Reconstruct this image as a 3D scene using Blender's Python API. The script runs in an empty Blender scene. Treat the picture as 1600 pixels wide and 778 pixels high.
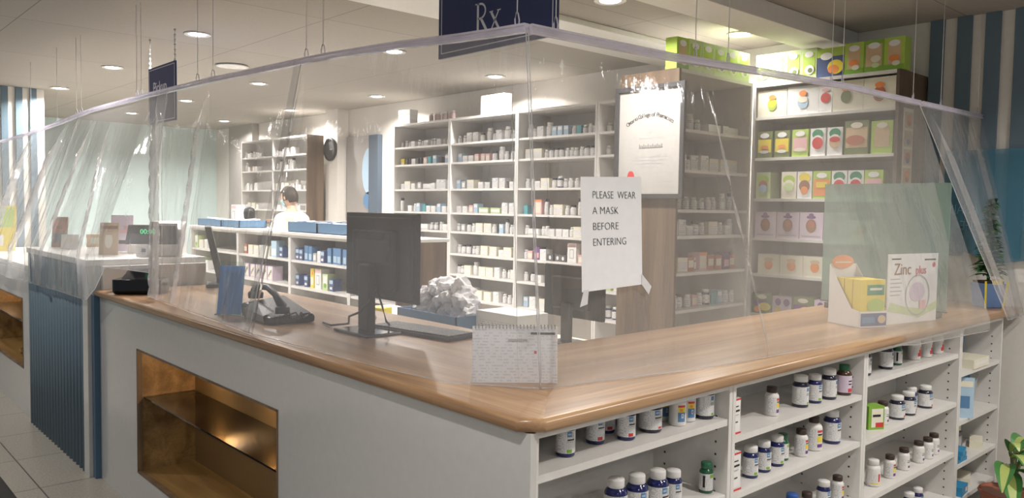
import bpy, bmesh, math, random
from mathutils import Vector, Matrix, noise
random.seed(7)
PI = math.pi
S = bpy.context.scene
C = S.collection
# ------------------------------------------------------------------ camera, world, lights, exposure
cam = bpy.data.cameras.new('camera'); co = bpy.data.objects.new('camera', cam); C.objects.link(co); S.camera = co
cam.sensor_fit = 'HORIZONTAL'; cam.sensor_width = 36; cam.lens = 1246.7/1600*36; cam.clip_start = .05; cam.clip_end = 60
yaw, pit, rol = (math.radians(a) for a in (47.66, 3.02, .89))
fw = Vector((math.cos(yaw)*math.cos(pit), math.sin(yaw)*math.cos(pit), -math.sin(pit)))
r0 = Vector((math.sin(yaw), -math.cos(yaw), 0)); u0 = r0.cross(fw)
rt = r0*math.cos(rol)+u0*math.sin(rol); up = -r0*math.sin(rol)+u0*math.cos(rol)
co.matrix_world = Matrix(((rt.x, up.x, -fw.x, -1.2912), (rt.y, up.y, -fw.y, -1.3405), (rt.z, up.z, -fw.z, 1.57), (0, 0, 0, 1)))
w = bpy.data.worlds.new('world'); S.world = w; w.use_nodes = True
w.node_tree.nodes['Background'].inputs[0].default_value = (.86, .93, 1, 1)
w.node_tree.nodes['Background'].inputs[1].default_value = .32
S.view_settings.view_transform = 'Standard'; S.view_settings.look = 'None'; S.view_settings.gamma = 1
S.view_settings.exposure = 0.0
LIGHT_W = 46      # watts of every ceiling downlight
CZ = 2.69         # ceiling height
LIGHTS = [(.77, 4.07), (.77, 5.93), (.77, 7.68), (2.02, 1.54), (2.02, 3.6), (2.02, 5.85), (2.02, 7.68),
          (3.22, 1.49), (3.25, 3.89), (3.25, 5.75), (3.23, 7.6), (2.0, 9.5), (3.2, 9.5), (.77, 9.5)]
ADDED_LIGHTS_FRONT = [(-.9, -.3), (.9, -1.5), (2.6, -1.3), (-1.1, 2.1), (-1.2, 4.2), (-2.6, .6), (-1.2, 6.4), (.8, -3.2), (-1.3, -2.8)]  # unseen downlights added over the shop floor to light the front

# ------------------------------------------------------------------ materials
MT = {}
def mat(name, col, rough=.5, metal=0, emit=None, estr=0, trans=0, alpha=1, ior=1.45, coat=0, spec=.5):
    if name in MT: return MT[name]
    m = bpy.data.materials.new(name); m.use_nodes = True
    b = m.node_tree.nodes['Principled BSDF']
    b.inputs['Base Color'].default_value = (*col, 1); b.inputs['Roughness'].default_value = rough
    b.inputs['Metallic'].default_value = metal; b.inputs['IOR'].default_value = ior
    b.inputs['Transmission Weight'].default_value = trans; b.inputs['Coat Weight'].default_value = coat
    b.inputs['Specular IOR Level'].default_value = spec
    # slight procedural variation of the colour
    nt = m.node_tree; n = nt.nodes.new('ShaderNodeTexNoise'); n.inputs['Scale'].default_value = 30
    tc = nt.nodes.new('ShaderNodeTexCoord'); nt.links.new(tc.outputs['Object'], n.inputs['Vector'])
    mx = nt.nodes.new('ShaderNodeMix'); mx.data_type = 'RGBA'
    mx.inputs['A'].default_value = (*[c*.95 for c in col], 1); mx.inputs['B'].default_value = (*[min(1, c*1.05) for c in col], 1)
    nt.links.new(n.outputs['Fac'], mx.inputs['Factor']); nt.links.new(mx.outputs['Result'], b.inputs['Base Color'])
    if emit:
        b.inputs['Emission Color'].default_value = (*emit, 1); b.inputs['Emission Strength'].default_value = estr
    MT[name] = m; return m
def N(nt, t, **k):
    n = nt.nodes.new(t)
    for a, v in k.items(): setattr(n, a, v)
    return n
def ramp(nt, pts):
    r = N(nt, 'ShaderNodeValToRGB'); e = r.color_ramp.elements
    while len(e) < len(pts): e.new(.5)
    for el, (p, c) in zip(e, pts): el.position = p; el.color = (*c, 1)
    return r
def wood(name, a, b, axis, rough=.35, sc=1.0, bump=.05):
    m = bpy.data.materials.new(name); m.use_nodes = True; nt = m.node_tree; bs = nt.nodes['Principled BSDF']
    tc = N(nt, 'ShaderNodeTexCoord'); mp = N(nt, 'ShaderNodeMapping'); s = [9*sc]*3; s[axis] = .7*sc; mp.inputs['Scale'].default_value = s
    nt.links.new(tc.outputs['Object'], mp.inputs['Vector'])
    n1 = N(nt, 'ShaderNodeTexNoise'); n1.inputs['Scale'].default_value = 1.3; n1.inputs['Detail'].default_value = 6; n1.inputs['Distortion'].default_value = .6
    nt.links.new(mp.outputs[0], n1.inputs['Vector'])
    mid = tuple((x+y)/2 for x, y in zip(a, b))
    r = ramp(nt, [(.3, a), (.5, mid), (.62, b), (.75, mid)]); nt.links.new(n1.outputs['Fac'], r.inputs[0])
    mp2 = N(nt, 'ShaderNodeMapping'); s = [120*sc]*3; s[axis] = 3*sc; mp2.inputs['Scale'].default_value = s
    nt.links.new(tc.outputs['Object'], mp2.inputs['Vector'])
    n2 = N(nt, 'ShaderNodeTexNoise'); n2.inputs['Scale'].default_value = 1; n2.inputs['Detail'].default_value = 3; nt.links.new(mp2.outputs[0], n2.inputs['Vector'])
    mx = N(nt, 'ShaderNodeMix', data_type='RGBA', blend_type='MULTIPLY'); mx.inputs['Factor'].default_value = .45
    r2 = ramp(nt, [(.35, (.6, .6, .6)), (.6, (1, 1, 1))]); nt.links.new(n2.outputs['Fac'], r2.inputs[0])
    nt.links.new(r.outputs[0], mx.inputs['A']); nt.links.new(r2.outputs[0], mx.inputs['B']); nt.links.new(mx.outputs['Result'], bs.inputs['Base Color'])
    bs.inputs['Roughness'].default_value = rough
    MT[name] = m; return m
def printed(name, base, ink, rough=.5, sx=120, sz=260, thr=.52):
    """paper or label with rows of small print (object space)"""
    m = bpy.data.materials.new(name); m.use_nodes = True; nt = m.node_tree; bs = nt.nodes['Principled BSDF']
    tc = N(nt, 'ShaderNodeTexCoord'); sp = N(nt, 'ShaderNodeSeparateXYZ'); nt.links.new(tc.outputs['Object'], sp.inputs[0])
    mu = N(nt, 'ShaderNodeMath', operation='MULTIPLY'); mu.inputs[1].default_value = sz; nt.links.new(sp.outputs['Z'], mu.inputs[0])
    fr = N(nt, 'ShaderNodeMath', operation='FRACT'); nt.links.new(mu.outputs[0], fr.inputs[0])
    gt = N(nt, 'ShaderNodeMath', operation='GREATER_THAN'); gt.inputs[1].default_value = .5; nt.links.new(fr.outputs[0], gt.inputs[0])
    fl = N(nt, 'ShaderNodeMath', operation='FLOOR'); nt.links.new(mu.outputs[0], fl.inputs[0])
    cb = N(nt, 'ShaderNodeCombineXYZ')
    ad = N(nt, 'ShaderNodeMath', operation='ADD'); nt.links.new(sp.outputs['X'], ad.inputs[0]); nt.links.new(sp.outputs['Y'], ad.inputs[1])
    m2 = N(nt, 'ShaderNodeMath', operation='MULTIPLY'); m2.inputs[1].default_value = sx; nt.links.new(ad.outputs[0], m2.inputs[0])
    nt.links.new(m2.outputs[0], cb.inputs['X']); nt.links.new(fl.outputs[0], cb.inputs['Y'])
    ns = N(nt, 'ShaderNodeTexNoise'); ns.inputs['Scale'].default_value = 1; ns.inputs['Detail'].default_value = 1; nt.links.new(cb.outputs[0], ns.inputs['Vector'])
    g2 = N(nt, 'ShaderNodeMath', operation='GREATER_THAN'); g2.inputs[1].default_value = thr; nt.links.new(ns.outputs['Fac'], g2.inputs[0])
    an = N(nt, 'ShaderNodeMath', operation='MULTIPLY'); nt.links.new(gt.outputs[0], an.inputs[0]); nt.links.new(g2.outputs[0], an.inputs[1])
    mx = N(nt, 'ShaderNodeMix', data_type='RGBA'); mx.inputs['A'].default_value = (*base, 1); mx.inputs['B'].default_value = (*ink, 1)
    nt.links.new(an.outputs[0], mx.inputs['Factor']); nt.links.new(mx.outputs['Result'], bs.inputs['Base Color']); bs.inputs['Roughness'].default_value = rough
    MT[name] = m; return m
mat('white', (.70, .68, .65), .35)
mat('gloss_white', (.56, .55, .53), .16, coat=.3)
mat('wall_white', (.72, .69, .64), .7)
mat('wall_grey', (.33, .31, .29), .7)
mat('wall_teal', (.52, .64, .63), .7)
mat('hole', (.05, .05, .05), .8)
mat('blue_slat', (.12, .175, .22), .5)
m = mat('niche_back', (.34, .22, .10), .36, .5)
mat('dark_blue', (.07, .135, .21), .4)
mat('sign_navy', (.035, .045, .13), .45)
mat('ink', (.02, .02, .02), .6)
mat('ink_white', (.75, .76, .8), .5)
mat('paper', (.86, .85, .86), .6)
mat('tape', (.72, .71, .72), .4)
mat('black_plastic', (.010, .010, .011), .42)
mat('black_gloss', (.008, .008, .01), .12)
mat('dark_grey', (.07, .07, .07), .5)
mat('grey', (.28, .28, .28), .5)
mat('silver', (.55, .55, .55), .3, .8)
mat('navy_glass', (.012, .016, .10), .16, coat=.5)
mat('navy_dark', (.015, .015, .035), .18, coat=.5)
mat('green_glass', (.015, .10, .045), .2, coat=.5)
mat('brown_glass', (.06, .03, .015), .2, coat=.4)
mat('cap_white', (.72, .71, .69), .4)
mat('cap_brown', (.05, .03, .025), .4)
mat('cap_blue', (.03, .10, .35), .4)
mat('cap_green', (.03, .14, .07), .4)
mat('bottle_white', (.74, .72, .69), .35)
for nme, c in dict(c_blue=(.10, .22, .40), c_lblue=(.42, .57, .70), c_red=(.60, .05, .05), c_green=(.22, .42, .05), c_yellow=(.78, .62, .05), c_purple=(.16, .05, .22),
                   c_pink=(.75, .45, .45), c_orange=(.80, .28, .08), c_lime=(.42, .58, .10), c_cream=(.78, .74, .60), c_teal=(.10, .38, .42), c_brown=(.28, .13, .06),
                   c_olive=(.16, .20, .07), c_grey=(.42, .42, .42), c_dgrey=(.10, .10, .11), c_ltgreen=(.55, .66, .35), c_navy=(.07, .10, .22), c_white=(.80, .79, .77), c_tan=(.62, .45, .28),
                   c_dgreen=(.03, .25, .12), c_rust=(.45, .14, .08), c_lilac=(.66, .55, .66)).items(): mat(nme, c, .45)
wood('wood_x', (.25, .135, .066), (.47, .29, .155), 0, .3)
wood('wood_y', (.25, .135, .066), (.47, .29, .155), 1, .3)
wood('wood_panel', (.095, .062, .040), (.20, .135, .085), 2, .5)
wood('niche_wood', (.15, .085, .035), (.32, .20, .09), 1, .28)
printed('label', (.76, .75, .73), (.42, .42, .45), .4, 420, 300, .50)
printed('label_small', (.80, .79, .77), (.40, .40, .43), .5, 130, 90, .5)
printed('sheet_print', (.78, .77, .78), (.62, .62, .65), .6, 60, 120, .5)
def gmat():
    m = bpy.data.materials.new('shelf_glass'); m.use_nodes = True; nt = m.node_tree; nt.nodes.clear()
    o = N(nt, 'ShaderNodeOutputMaterial'); t = N(nt, 'ShaderNodeBsdfTransparent'); t.inputs[0].default_value = (.80, .88, .82, 1)
    g = N(nt, 'ShaderNodeBsdfGlossy'); g.inputs['Roughness'].default_value = .05
    f = N(nt, 'ShaderNodeLayerWeight'); f.inputs[0].default_value = .35; mx = N(nt, 'ShaderNodeMixShader')
    nt.links.new(f.outputs['Fresnel'], mx.inputs[0]); nt.links.new(t.outputs[0], mx.inputs[1]); nt.links.new(g.outputs[0], mx.inputs[2]); nt.links.new(mx.outputs[0], o.inputs[0])
    MT['glass'] = m
    # green tinted, slightly frosted screen
    m = bpy.data.materials.new('tinted_screen'); m.use_nodes = True; nt = m.node_tree; nt.nodes.clear()
    o = N(nt, 'ShaderNodeOutputMaterial'); t = N(nt, 'ShaderNodeBsdfTransparent'); t.inputs[0].default_value = (.62, .76, .68, 1)
    d = N(nt, 'ShaderNodeBsdfDiffuse'); d.inputs[0].default_value = (.38, .50, .44, 1); a = N(nt, 'ShaderNodeMixShader'); a.inputs[0].default_value = .48
    nt.links.new(t.outputs[0], a.inputs[1]); nt.links.new(d.outputs[0], a.inputs[2])
    g = N(nt, 'ShaderNodeBsdfGlossy'); g.inputs['Roughness'].default_value = .08; mx = N(nt, 'ShaderNodeMixShader'); mx.inputs[0].default_value = .08
    nt.links.new(a.outputs[0], mx.inputs[1]); nt.links.new(g.outputs[0], mx.inputs[2]); nt.links.new(mx.outputs[0], o.inputs[0]); MT['screen_green'] = m
gmat()
def plastic(name, haze, tint=(.93, .93, .935), col=(.72, .71, .72)):
    m = bpy.data.materials.new(name); m.use_nodes = True; nt = m.node_tree; nt.nodes.clear()
    o = N(nt, 'ShaderNodeOutputMaterial'); t = N(nt, 'ShaderNodeBsdfTransparent'); t.inputs[0].default_value = (*tint, 1)
    d = N(nt, 'ShaderNodeBsdfDiffuse'); d.inputs[0].default_value = (*col, 1); tl = N(nt, 'ShaderNodeBsdfTranslucent'); tl.inputs[0].default_value = (*col, 1)
    dd = N(nt, 'ShaderNodeMixShader'); dd.inputs[0].default_value = .5; nt.links.new(d.outputs[0], dd.inputs[1]); nt.links.new(tl.outputs[0], dd.inputs[2])
    tc = N(nt, 'ShaderNodeTexCoord'); mp = N(nt, 'ShaderNodeMapping'); mp.inputs['Scale'].default_value = (5, 5, .8); nt.links.new(tc.outputs['Object'], mp.inputs['Vector'])
    n = N(nt, 'ShaderNodeTexNoise'); n.inputs['Scale'].default_value = 1; n.inputs['Detail'].default_value = 4; nt.links.new(mp.outputs[0], n.inputs['Vector'])
    r = N(nt, 'ShaderNodeMapRange'); r.inputs['From Min'].default_value = .3; r.inputs['From Max'].default_value = .7
    r.inputs['To Min'].default_value = haze*.85; r.inputs['To Max'].default_value = haze*1.2; nt.links.new(n.outputs['Fac'], r.inputs['Value'])
    mx = N(nt, 'ShaderNodeMixShader'); nt.links.new(r.outputs[0], mx.inputs[0]); nt.links.new(t.outputs[0], mx.inputs[1]); nt.links.new(dd.outputs[0], mx.inputs[2])
    bp = N(nt, 'ShaderNodeBump'); bp.inputs['Strength'].default_value = .22; bp.inputs['Distance'].default_value = .02
    mp2 = N(nt, 'ShaderNodeMapping'); mp2.inputs['Scale'].default_value = (9, 9, 3); nt.links.new(tc.outputs['Object'], mp2.inputs['Vector'])
    n2 = N(nt, 'ShaderNodeTexNoise'); n2.inputs['Scale'].default_value = 1.6; n2.inputs['Detail'].default_value = 5; nt.links.new(mp2.outputs[0], n2.inputs['Vector']); nt.links.new(n2.outputs['Fac'], bp.inputs['Height'])
    g = N(nt, 'ShaderNodeBsdfGlossy'); g.inputs['Roughness'].default_value = .07; nt.links.new(bp.outputs[0], g.inputs['Normal'])
    lw = N(nt, 'ShaderNodeLayerWeight'); lw.inputs[0].default_value = .5; nt.links.new(bp.outputs[0], lw.inputs['Normal'])
    pw_ = N(nt, 'ShaderNodeMath', operation='POWER'); pw_.inputs[1].default_value = 4; nt.links.new(lw.outputs['Facing'], pw_.inputs[0])
    ma = N(nt, 'ShaderNodeMath', operation='MULTIPLY_ADD'); ma.inputs[1].default_value = .75; ma.inputs[2].default_value = .07; ma.use_clamp = True; nt.links.new(pw_.outputs[0], ma.inputs[0])
    m2 = N(nt, 'ShaderNodeMixShader'); nt.links.new(ma.outputs[0], m2.inputs[0]); nt.links.new(mx.outputs[0], m2.inputs[1]); nt.links.new(g.outputs[0], m2.inputs[2])
    nt.links.new(m2.outputs[0], o.inputs[0]); MT[name] = m
plastic('film', .24, col=(.80, .79, .79)); plastic('film_hazy', .34, col=(.62, .62, .63)); plastic('film_lilac', .62, (.93, .92, .97), (.90, .87, .96)); plastic('film_front', .19, col=(.84, .83, .84)); plastic('film_right', .21, col=(.82, .79, .75)); plastic('film_edge', .40, col=(.85, .84, .85))
def floor_mat():
    m = bpy.data.materials.new('floor_tile'); m.use_nodes = True; nt = m.node_tree; bs = nt.nodes['Principled BSDF']
    tc = N(nt, 'ShaderNodeTexCoord'); br = N(nt, 'ShaderNodeTexBrick'); br.offset = 0; br.inputs['Scale'].default_value = 1
    br.inputs['Brick Width'].default_value = .61; br.inputs['Row Height'].default_value = .61; br.inputs['Mortar Size'].default_value = .004
    br.inputs['Color1'].default_value = (.42, .39, .34, 1); br.inputs['Color2'].default_value = (.45, .42, .37, 1); br.inputs['Mortar'].default_value = (.12, .11, .1, 1)
    mp = N(nt, 'ShaderNodeMapping'); mp.inputs['Location'].default_value = (.30, .12, 0); nt.links.new(tc.outputs['Object'], mp.inputs[0]); nt.links.new(mp.outputs[0], br.inputs['Vector'])
    n = N(nt, 'ShaderNodeTexNoise'); n.inputs['Scale'].default_value = 90; n.inputs['Detail'].default_value = 4; nt.links.new(tc.outputs['Object'], n.inputs['Vector'])
    r = ramp(nt, [(.35, (.6, .6, .6)), (.6, (1.05, 1.05, 1.05))]); nt.links.new(n.outputs['Fac'], r.inputs[0])
    mx = N(nt, 'ShaderNodeMix', data_type='RGBA', blend_type='MULTIPLY'); mx.inputs['Factor'].default_value = .6
    nt.links.new(br.outputs['Color'], mx.inputs['A']); nt.links.new(r.outputs[0], mx.inputs['B']); nt.links.new(mx.outputs['Result'], bs.inputs['Base Color']); bs.inputs['Roughness'].default_value = .3
    MT['floor_tile'] = m
    m = bpy.data.materials.new('ceiling_tile'); m.use_nodes = True; nt = m.node_tree; bs = nt.nodes['Principled BSDF']
    tc = N(nt, 'ShaderNodeTexCoord'); br = N(nt, 'ShaderNodeTexBrick'); br.offset = 0; br.inputs['Scale'].default_value = 1
    br.inputs['Brick Width'].default_value = 1.37; br.inputs['Row Height'].default_value = 1.369; br.inputs['Mortar Size'].default_value = .003
    br.inputs['Color1'].default_value = (.33, .30, .265, 1); br.inputs['Color2'].default_value = (.345, .315, .28, 1); br.inputs['Mortar'].default_value = (.15, .13, .12, 1)
    mp = N(nt, 'ShaderNodeMapping'); mp.inputs['Location'].default_value = (.2, -.328, 0); nt.links.new(tc.outputs['Object'], mp.inputs[0]); nt.links.new(mp.outputs[0], br.inputs['Vector'])
    n = N(nt, 'ShaderNodeTexNoise'); n.inputs['Scale'].default_value = 140; nt.links.new(tc.outputs['Object'], n.inputs['Vector'])
    r = ramp(nt, [(.3, (.85, .85, .85)), (.6, (1, 1, 1))]); nt.links.new(n.outputs['Fac'], r.inputs[0])
    mx = N(nt, 'ShaderNodeMix', data_type='RGBA', blend_type='MULTIPLY'); mx.inputs['Factor'].default_value = .6
    nt.links.new(br.outputs['Color'], mx.inputs['A']); nt.links.new(r.outputs[0], mx.inputs['B']); nt.links.new(mx.outputs['Result'], bs.inputs['Base Color']); bs.inputs['Roughness'].default_value = .85
    MT['ceiling_tile'] = m
floor_mat()

# ------------------------------------------------------------------ mesh helpers
class MB:
    def __init__(s): s.v = []; s.f = []; s.m = []; s.mats = []; s.sm = []
    def mi(s, m):
        if m not in s.mats: s.mats.append(m)
        return s.mats.index(m)
    def poly(s, vs, fs, m, smooth=False):
        o = len(s.v); s.v += [tuple(v) for v in vs]; k = s.mi(m)
        for f in fs: s.f.append([i+o for i in f]); s.m.append(k); s.sm.append(smooth)
        return s
    def box(s, a, b, m):
        x0, y0, z0 = a; x1, y1, z1 = b
        return s.poly([(x0, y0, z0), (x1, y0, z0), (x1, y1, z0), (x0, y1, z0), (x0, y0, z1), (x1, y0, z1), (x1, y1, z1), (x0, y1, z1)],
                      [(0, 3, 2, 1), (4, 5, 6, 7), (0, 1, 5, 4), (1, 2, 6, 5), (2, 3, 7, 6), (3, 0, 4, 7)], m)
    def prism(s, pts, z0, z1, m, mtop=None):
        n = len(pts); s.poly([(x, y, z0) for x, y in pts]+[(x, y, z1) for x, y in pts], [tuple(reversed(range(n)))]+[(i, (i+1) % n, n+(i+1) % n, n+i) for i in range(n)], m)
        s.poly([(x, y, z1) for x, y in pts], [tuple(range(n))], mtop or m); return s
    def lathe(s, prof, m, n=20, c=(0, 0), smooth=True, close=True):
        vs = []; fs = []
        for r, z in prof:
            for k in range(n): a = 2*PI*k/n; vs.append((c[0]+r*math.cos(a), c[1]+r*math.sin(a), z))
        for i in range(len(prof)-1):
            for k in range(n): fs.append((i*n+k, i*n+(k+1) % n, (i+1)*n+(k+1) % n, (i+1)*n+k))
        if close: fs.append(tuple(reversed(range(n)))); fs.append(tuple((len(prof)-1)*n+k for k in range(n)))
        return s.poly(vs, fs, m, smooth)
    def tube(s, pts, r, m, n=8):
        pts = [Vector(p) for p in pts]; vs = []; fs = []
        rr = r if isinstance(r, (list, tuple)) else [r]*len(pts)
        for i, p in enumerate(pts):
            d = (pts[min(i+1, len(pts)-1)]-pts[max(i-1, 0)]).normalized()
            a = d.cross(Vector((0, 0, 1)) if abs(d.z) < .9 else Vector((1, 0, 0))).normalized(); b = d.cross(a)
            for k in range(n): t = 2*PI*k/n; vs.append(p+(a*math.cos(t)+b*math.sin(t))*rr[i])
        for i in range(len(pts)-1):
            for k in range(n): fs.append((i*n+k, i*n+(k+1) % n, (i+1)*n+(k+1) % n, (i+1)*n+k))
        fs.append(tuple(reversed(range(n)))); fs.append(tuple((len(pts)-1)*n+k for k in range(n)))
        return s.poly(vs, fs, m, True)
    def patch(s, r, a0, a1, z0, z1, m, n=10):
        "curved patch; angles in degrees, 0 = local -Y, positive to the right"
        vs = []; fs = []
        for k in range(n+1):
            a = math.radians(a0+(a1-a0)*k/n)
            for z in (z0, z1): vs.append((r*math.sin(a), -r*math.cos(a), z))
        for k in range(n): fs.append((2*k, 2*k+2, 2*k+3, 2*k+1))
        return s.poly(vs, fs, m, True)
    def disc(s, c, w, h, y, m, n=18, th=.0008):
        "ellipse standing in the XZ plane, facing -Y"
        vs = [(c[0]+w*math.cos(2*PI*k/n), y-th, c[1]+h*math.sin(2*PI*k/n)) for k in range(n)]
        return s.poly(vs, [tuple(range(n))], m)
    def quad(s, x0, x1, z0, z1, y, m): return s.poly([(x0, y, z0), (x1, y, z0), (x1, y, z1), (x0, y, z1)], [(0, 1, 2, 3)], m)
    def build(s, name, parent=None, loc=None, bevel=0, seg=2, rot=None):
        me = bpy.data.meshes.new(name); me.from_pydata(s.v, [], s.f)
        for m in s.mats: me.materials.append(MT[m])
        for p, k, sm in zip(me.polygons, s.m, s.sm): p.material_index = k; p.use_smooth = sm
        me.update()
        o = bpy.data.objects.new(name, me); C.objects.link(o)
        if parent: o.parent = parent
        if loc: o.location = loc
        if rot is not None: o.rotation_euler = rot
        if bevel:
            b = o.modifiers.new('bevel', 'BEVEL'); b.width = bevel; b.segments = seg; b.limit_method = 'ANGLE'; b.angle_limit = math.radians(50)
        return o
def tag(o, label, cat, group=None, kind=None):
    if label: o['label'] = label
    if cat: o['category'] = cat
    if group: o['group'] = group
    if kind: o['kind'] = kind
    return o
def thing(name, label, cat, loc=(0, 0, 0), rz=0, group=None):
    o = bpy.data.objects.new(name, None); C.objects.link(o); o.location = loc; o.rotation_euler = (0, 0, rz); o.empty_display_size = .05
    return tag(o, label, cat, group)
def struct(o): o['kind'] = 'structure'; return o
def copy_tree(root):
    r = root.copy(); C.objects.link(r)
    for ch in list(root.children):
        c = ch.copy(); C.objects.link(c); c.parent = r
    return r
def text(name, s, size, M, m, parent=None, sx=1, ext=.0006, align='LEFT', off=0, sp=1):
    cu = bpy.data.curves.new('t', 'FONT'); cu.body = s; cu.size = size; cu.extrude = ext; cu.align_x = align; cu.offset = off; cu.space_character = sp; cu.resolution_u = 3
    t = bpy.data.objects.new('t', cu); C.objects.link(t); bpy.context.view_layer.update()
    me = bpy.data.meshes.new_from_object(t.evaluated_get(bpy.context.evaluated_depsgraph_get()))
    bpy.data.objects.remove(t); me.transform(Matrix.Diagonal((sx, 1, 1, 1))); me.transform(M); me.materials.clear(); me.materials.append(MT[m]); me.name = name
    o = bpy.data.objects.new(name, me); C.objects.link(o)
    if parent: o.parent = parent
    return o
def frame(o, right, upv):
    r = Vector(right).normalized(); u = Vector(upv).normalized(); n = r.cross(u)
    return Matrix(((r.x, u.x, n.x, o[0]), (r.y, u.y, n.y, o[1]), (r.z, u.z, n.z, o[2]), (0, 0, 0, 1)))

# ------------------------------------------------------------------ the room
struct(MB().box((-4.5, -5, -.05), (3.7, 11, 0), 'floor_tile').build('floor'))
struct(MB().box((-4.5, -5, CZ), (3.7, 11, CZ+.05), 'ceiling_tile').build('ceiling'))
# white and grey dropped ceiling beams running along the right counter
struct(MB().box((-4.5, 1.95, CZ-.035), (3.69, 2.45, CZ-.001), 'white').build('trim_1', bevel=.003))
struct(MB().box((-4.5, .95, CZ-.10), (3.69, 1.2, CZ-.001), 'wall_white').build('trim_2', bevel=.003))
b = MB()      # wall behind the dispensary, with blue slats at its right end
b.box((3.7, -5, 0), (3.85, 11, CZ), 'wall_white'); struct(b.build('wall_back'))
struct(MB().box((-4.5, 11, 0), (3.85, 11.15, CZ), 'wall_teal').build('wall_left'))
for k in range(9):
    y = .519-.1455*k
    struct(MB().box((3.68, y-.0775, 1.33), (3.7, y, CZ), 'blue_slat').build('trim_%d' % (3+k), bevel=.003))
struct(MB().box((3.55, 7.06, 0), (3.699, 7.54-.205, CZ), 'wall_white').build('wall_pillar'))
b = MB(); b.box((3.60, 9.5, 0), (3.699, 10.3, CZ), 'wall_grey'); struct(b.build('wall_nook'))
mat('slate', (.07, .10, .14), .6)
# doorway in the back wall: grey door leaf, dark gap beside it
d = struct(MB().box((3.66, 6.52, 0), (3.699, 7.04, 2.36), 'wall_grey').build('door_1', bevel=.004))
MB().box((3.64, 6.33, 0), (3.699, 6.52, 2.36), 'slate').build('door_jamb', d)
MB().tube([(3.655, 6.57, 1.02), (3.62, 6.57, 1.02), (3.62, 6.66, 1.02)], .008, 'silver').build('door_handle', d)
t = tag(MB().disc((0, 0), .16, .27, 0, 'c_lblue', 30).disc((0, -.33), .13, .10, 0, 'c_blue', 24).box((-.01, 0, -.4), (.01, .004, .2), 'c_lblue').build('door_poster', None, (3.652, 6.52, 1.95), rot=(0, 0, -PI/2)),
        'pale blue round poster hanging in the doorway behind the dispensary', 'poster')
# striped pillar at the far left
b = MB()
b.box((-.9, 7.96, 0), (.69, 8.3, CZ-.001), 'wall_white')
struct(b.build('wall_striped_pillar'))
for k in range(11):
    x = .62-.125*k
    struct(MB().box((x-.062, 7.935, 0), (x, 7.96, CZ-.001), 'blue_slat').build('trim_%d' % (20+k), bevel=.002))

# downlights
def downlight(x, y, label, power):
    t = thing('ceiling_downlight', label, 'ceiling light', (x, y, CZ), 0, None)
    b = MB().lathe([(.055, -.001), (.085, -.001), (.088, -.006), (.082, -.010), (.058, -.006)], 'white', 24, close=False); b.build('trim_ring', t)
    m = MT.get('lamp_glow')
    if not m: m = mat('lamp_glow', (1, 1, 1), .5, emit=(1, .96, .9), estr=26)
    MB().lathe([(.058, -.003), (.05, -.008), (.02, -.011)], 'lamp_glow', 20).build('lamp', t)
    l = bpy.data.lights.new('downlight', 'AREA'); l.shape = 'DISK'; l.size = .11; l.energy = power; l.color = (1, .95, .90); l.spread = math.radians(150)
    lo = bpy.data.objects.new('light', l); C.objects.link(lo); lo.parent = t; lo.location = (0, 0, -.016)
    return t
names = {0: 'nearest of the row above the left counter', 1: 'middle one of the row above the left counter', 2: 'farthest of the row above the left counter',
         3: 'near the navy sign, cut by the top of the photo', 4: 'second of the middle row inside the dispensary', 5: 'third of the middle row inside the dispensary', 6: 'farthest of the middle row inside the dispensary',
         7: 'right above the green tea boxes', 8: 'brightest, above the tall white shelves', 9: 'above the doorway left of the tall white shelves', 10: 'above the distant shelf unit at the left', 11: 'farthest back, second from the striped pillar', 12: 'farthest back, by the grey pillar', 13: 'farthest back, next to the striped pillar'}
for i, (x, y) in enumerate(LIGHTS): downlight(x, y, 'round white recessed light, '+names[i], LIGHT_W*(.7 if i == 3 else .8 if i == 7 else 1))
fn = ['over the front left corner of the shop floor', 'over the aisle before the open shelves', 'over the floor before the far end of the open shelves', 'over the aisle before the lit niche', 'over the aisle before the blue slats',
      'above the far side of the aisle', 'over the aisle before the striped pillar', 'over the shop floor behind the camera, right side', 'over the shop floor behind the camera, left side']
for (x, y), s in zip(ADDED_LIGHTS_FRONT, fn): downlight(x, y, 'round white recessed light '+s, LIGHT_W*(.66 if s.startswith('over the aisle before the open') or 'far end' in s else .40))
tag(MB().lathe([(.001, -.001), (.12, -.002), (.13, -.010), (.09, -.016), (.085, -.010), (.04, -.012), (.03, -.02), (.001, -.02)], 'white', 28, close=False).build('ceiling_vent', None, (1.44, 5.09, CZ)),
    'round white vent in the ceiling between the recessed lights', 'vent')

# ------------------------------------------------------------------ worktop and the counters
CT = 1.07
b = MB()
ch = .052; ov = .025
b.prism([(-ov+ch, -ov), (3.68, -ov), (3.68, .51), (3.05, .51), (3.05, .70), (.78, .70), (0.3, .3)], CT-.036, CT, 'wood_x')
b.prism([(-ov, -ov+ch), (-ov+ch, -ov), (.3, .3), (.78, .70), (.78, 3.5), (-ov, 3.5)], CT-.036, CT, 'wood_y')
bm = bmesh.new(); me = bpy.data.meshes.new('worktop')
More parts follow.
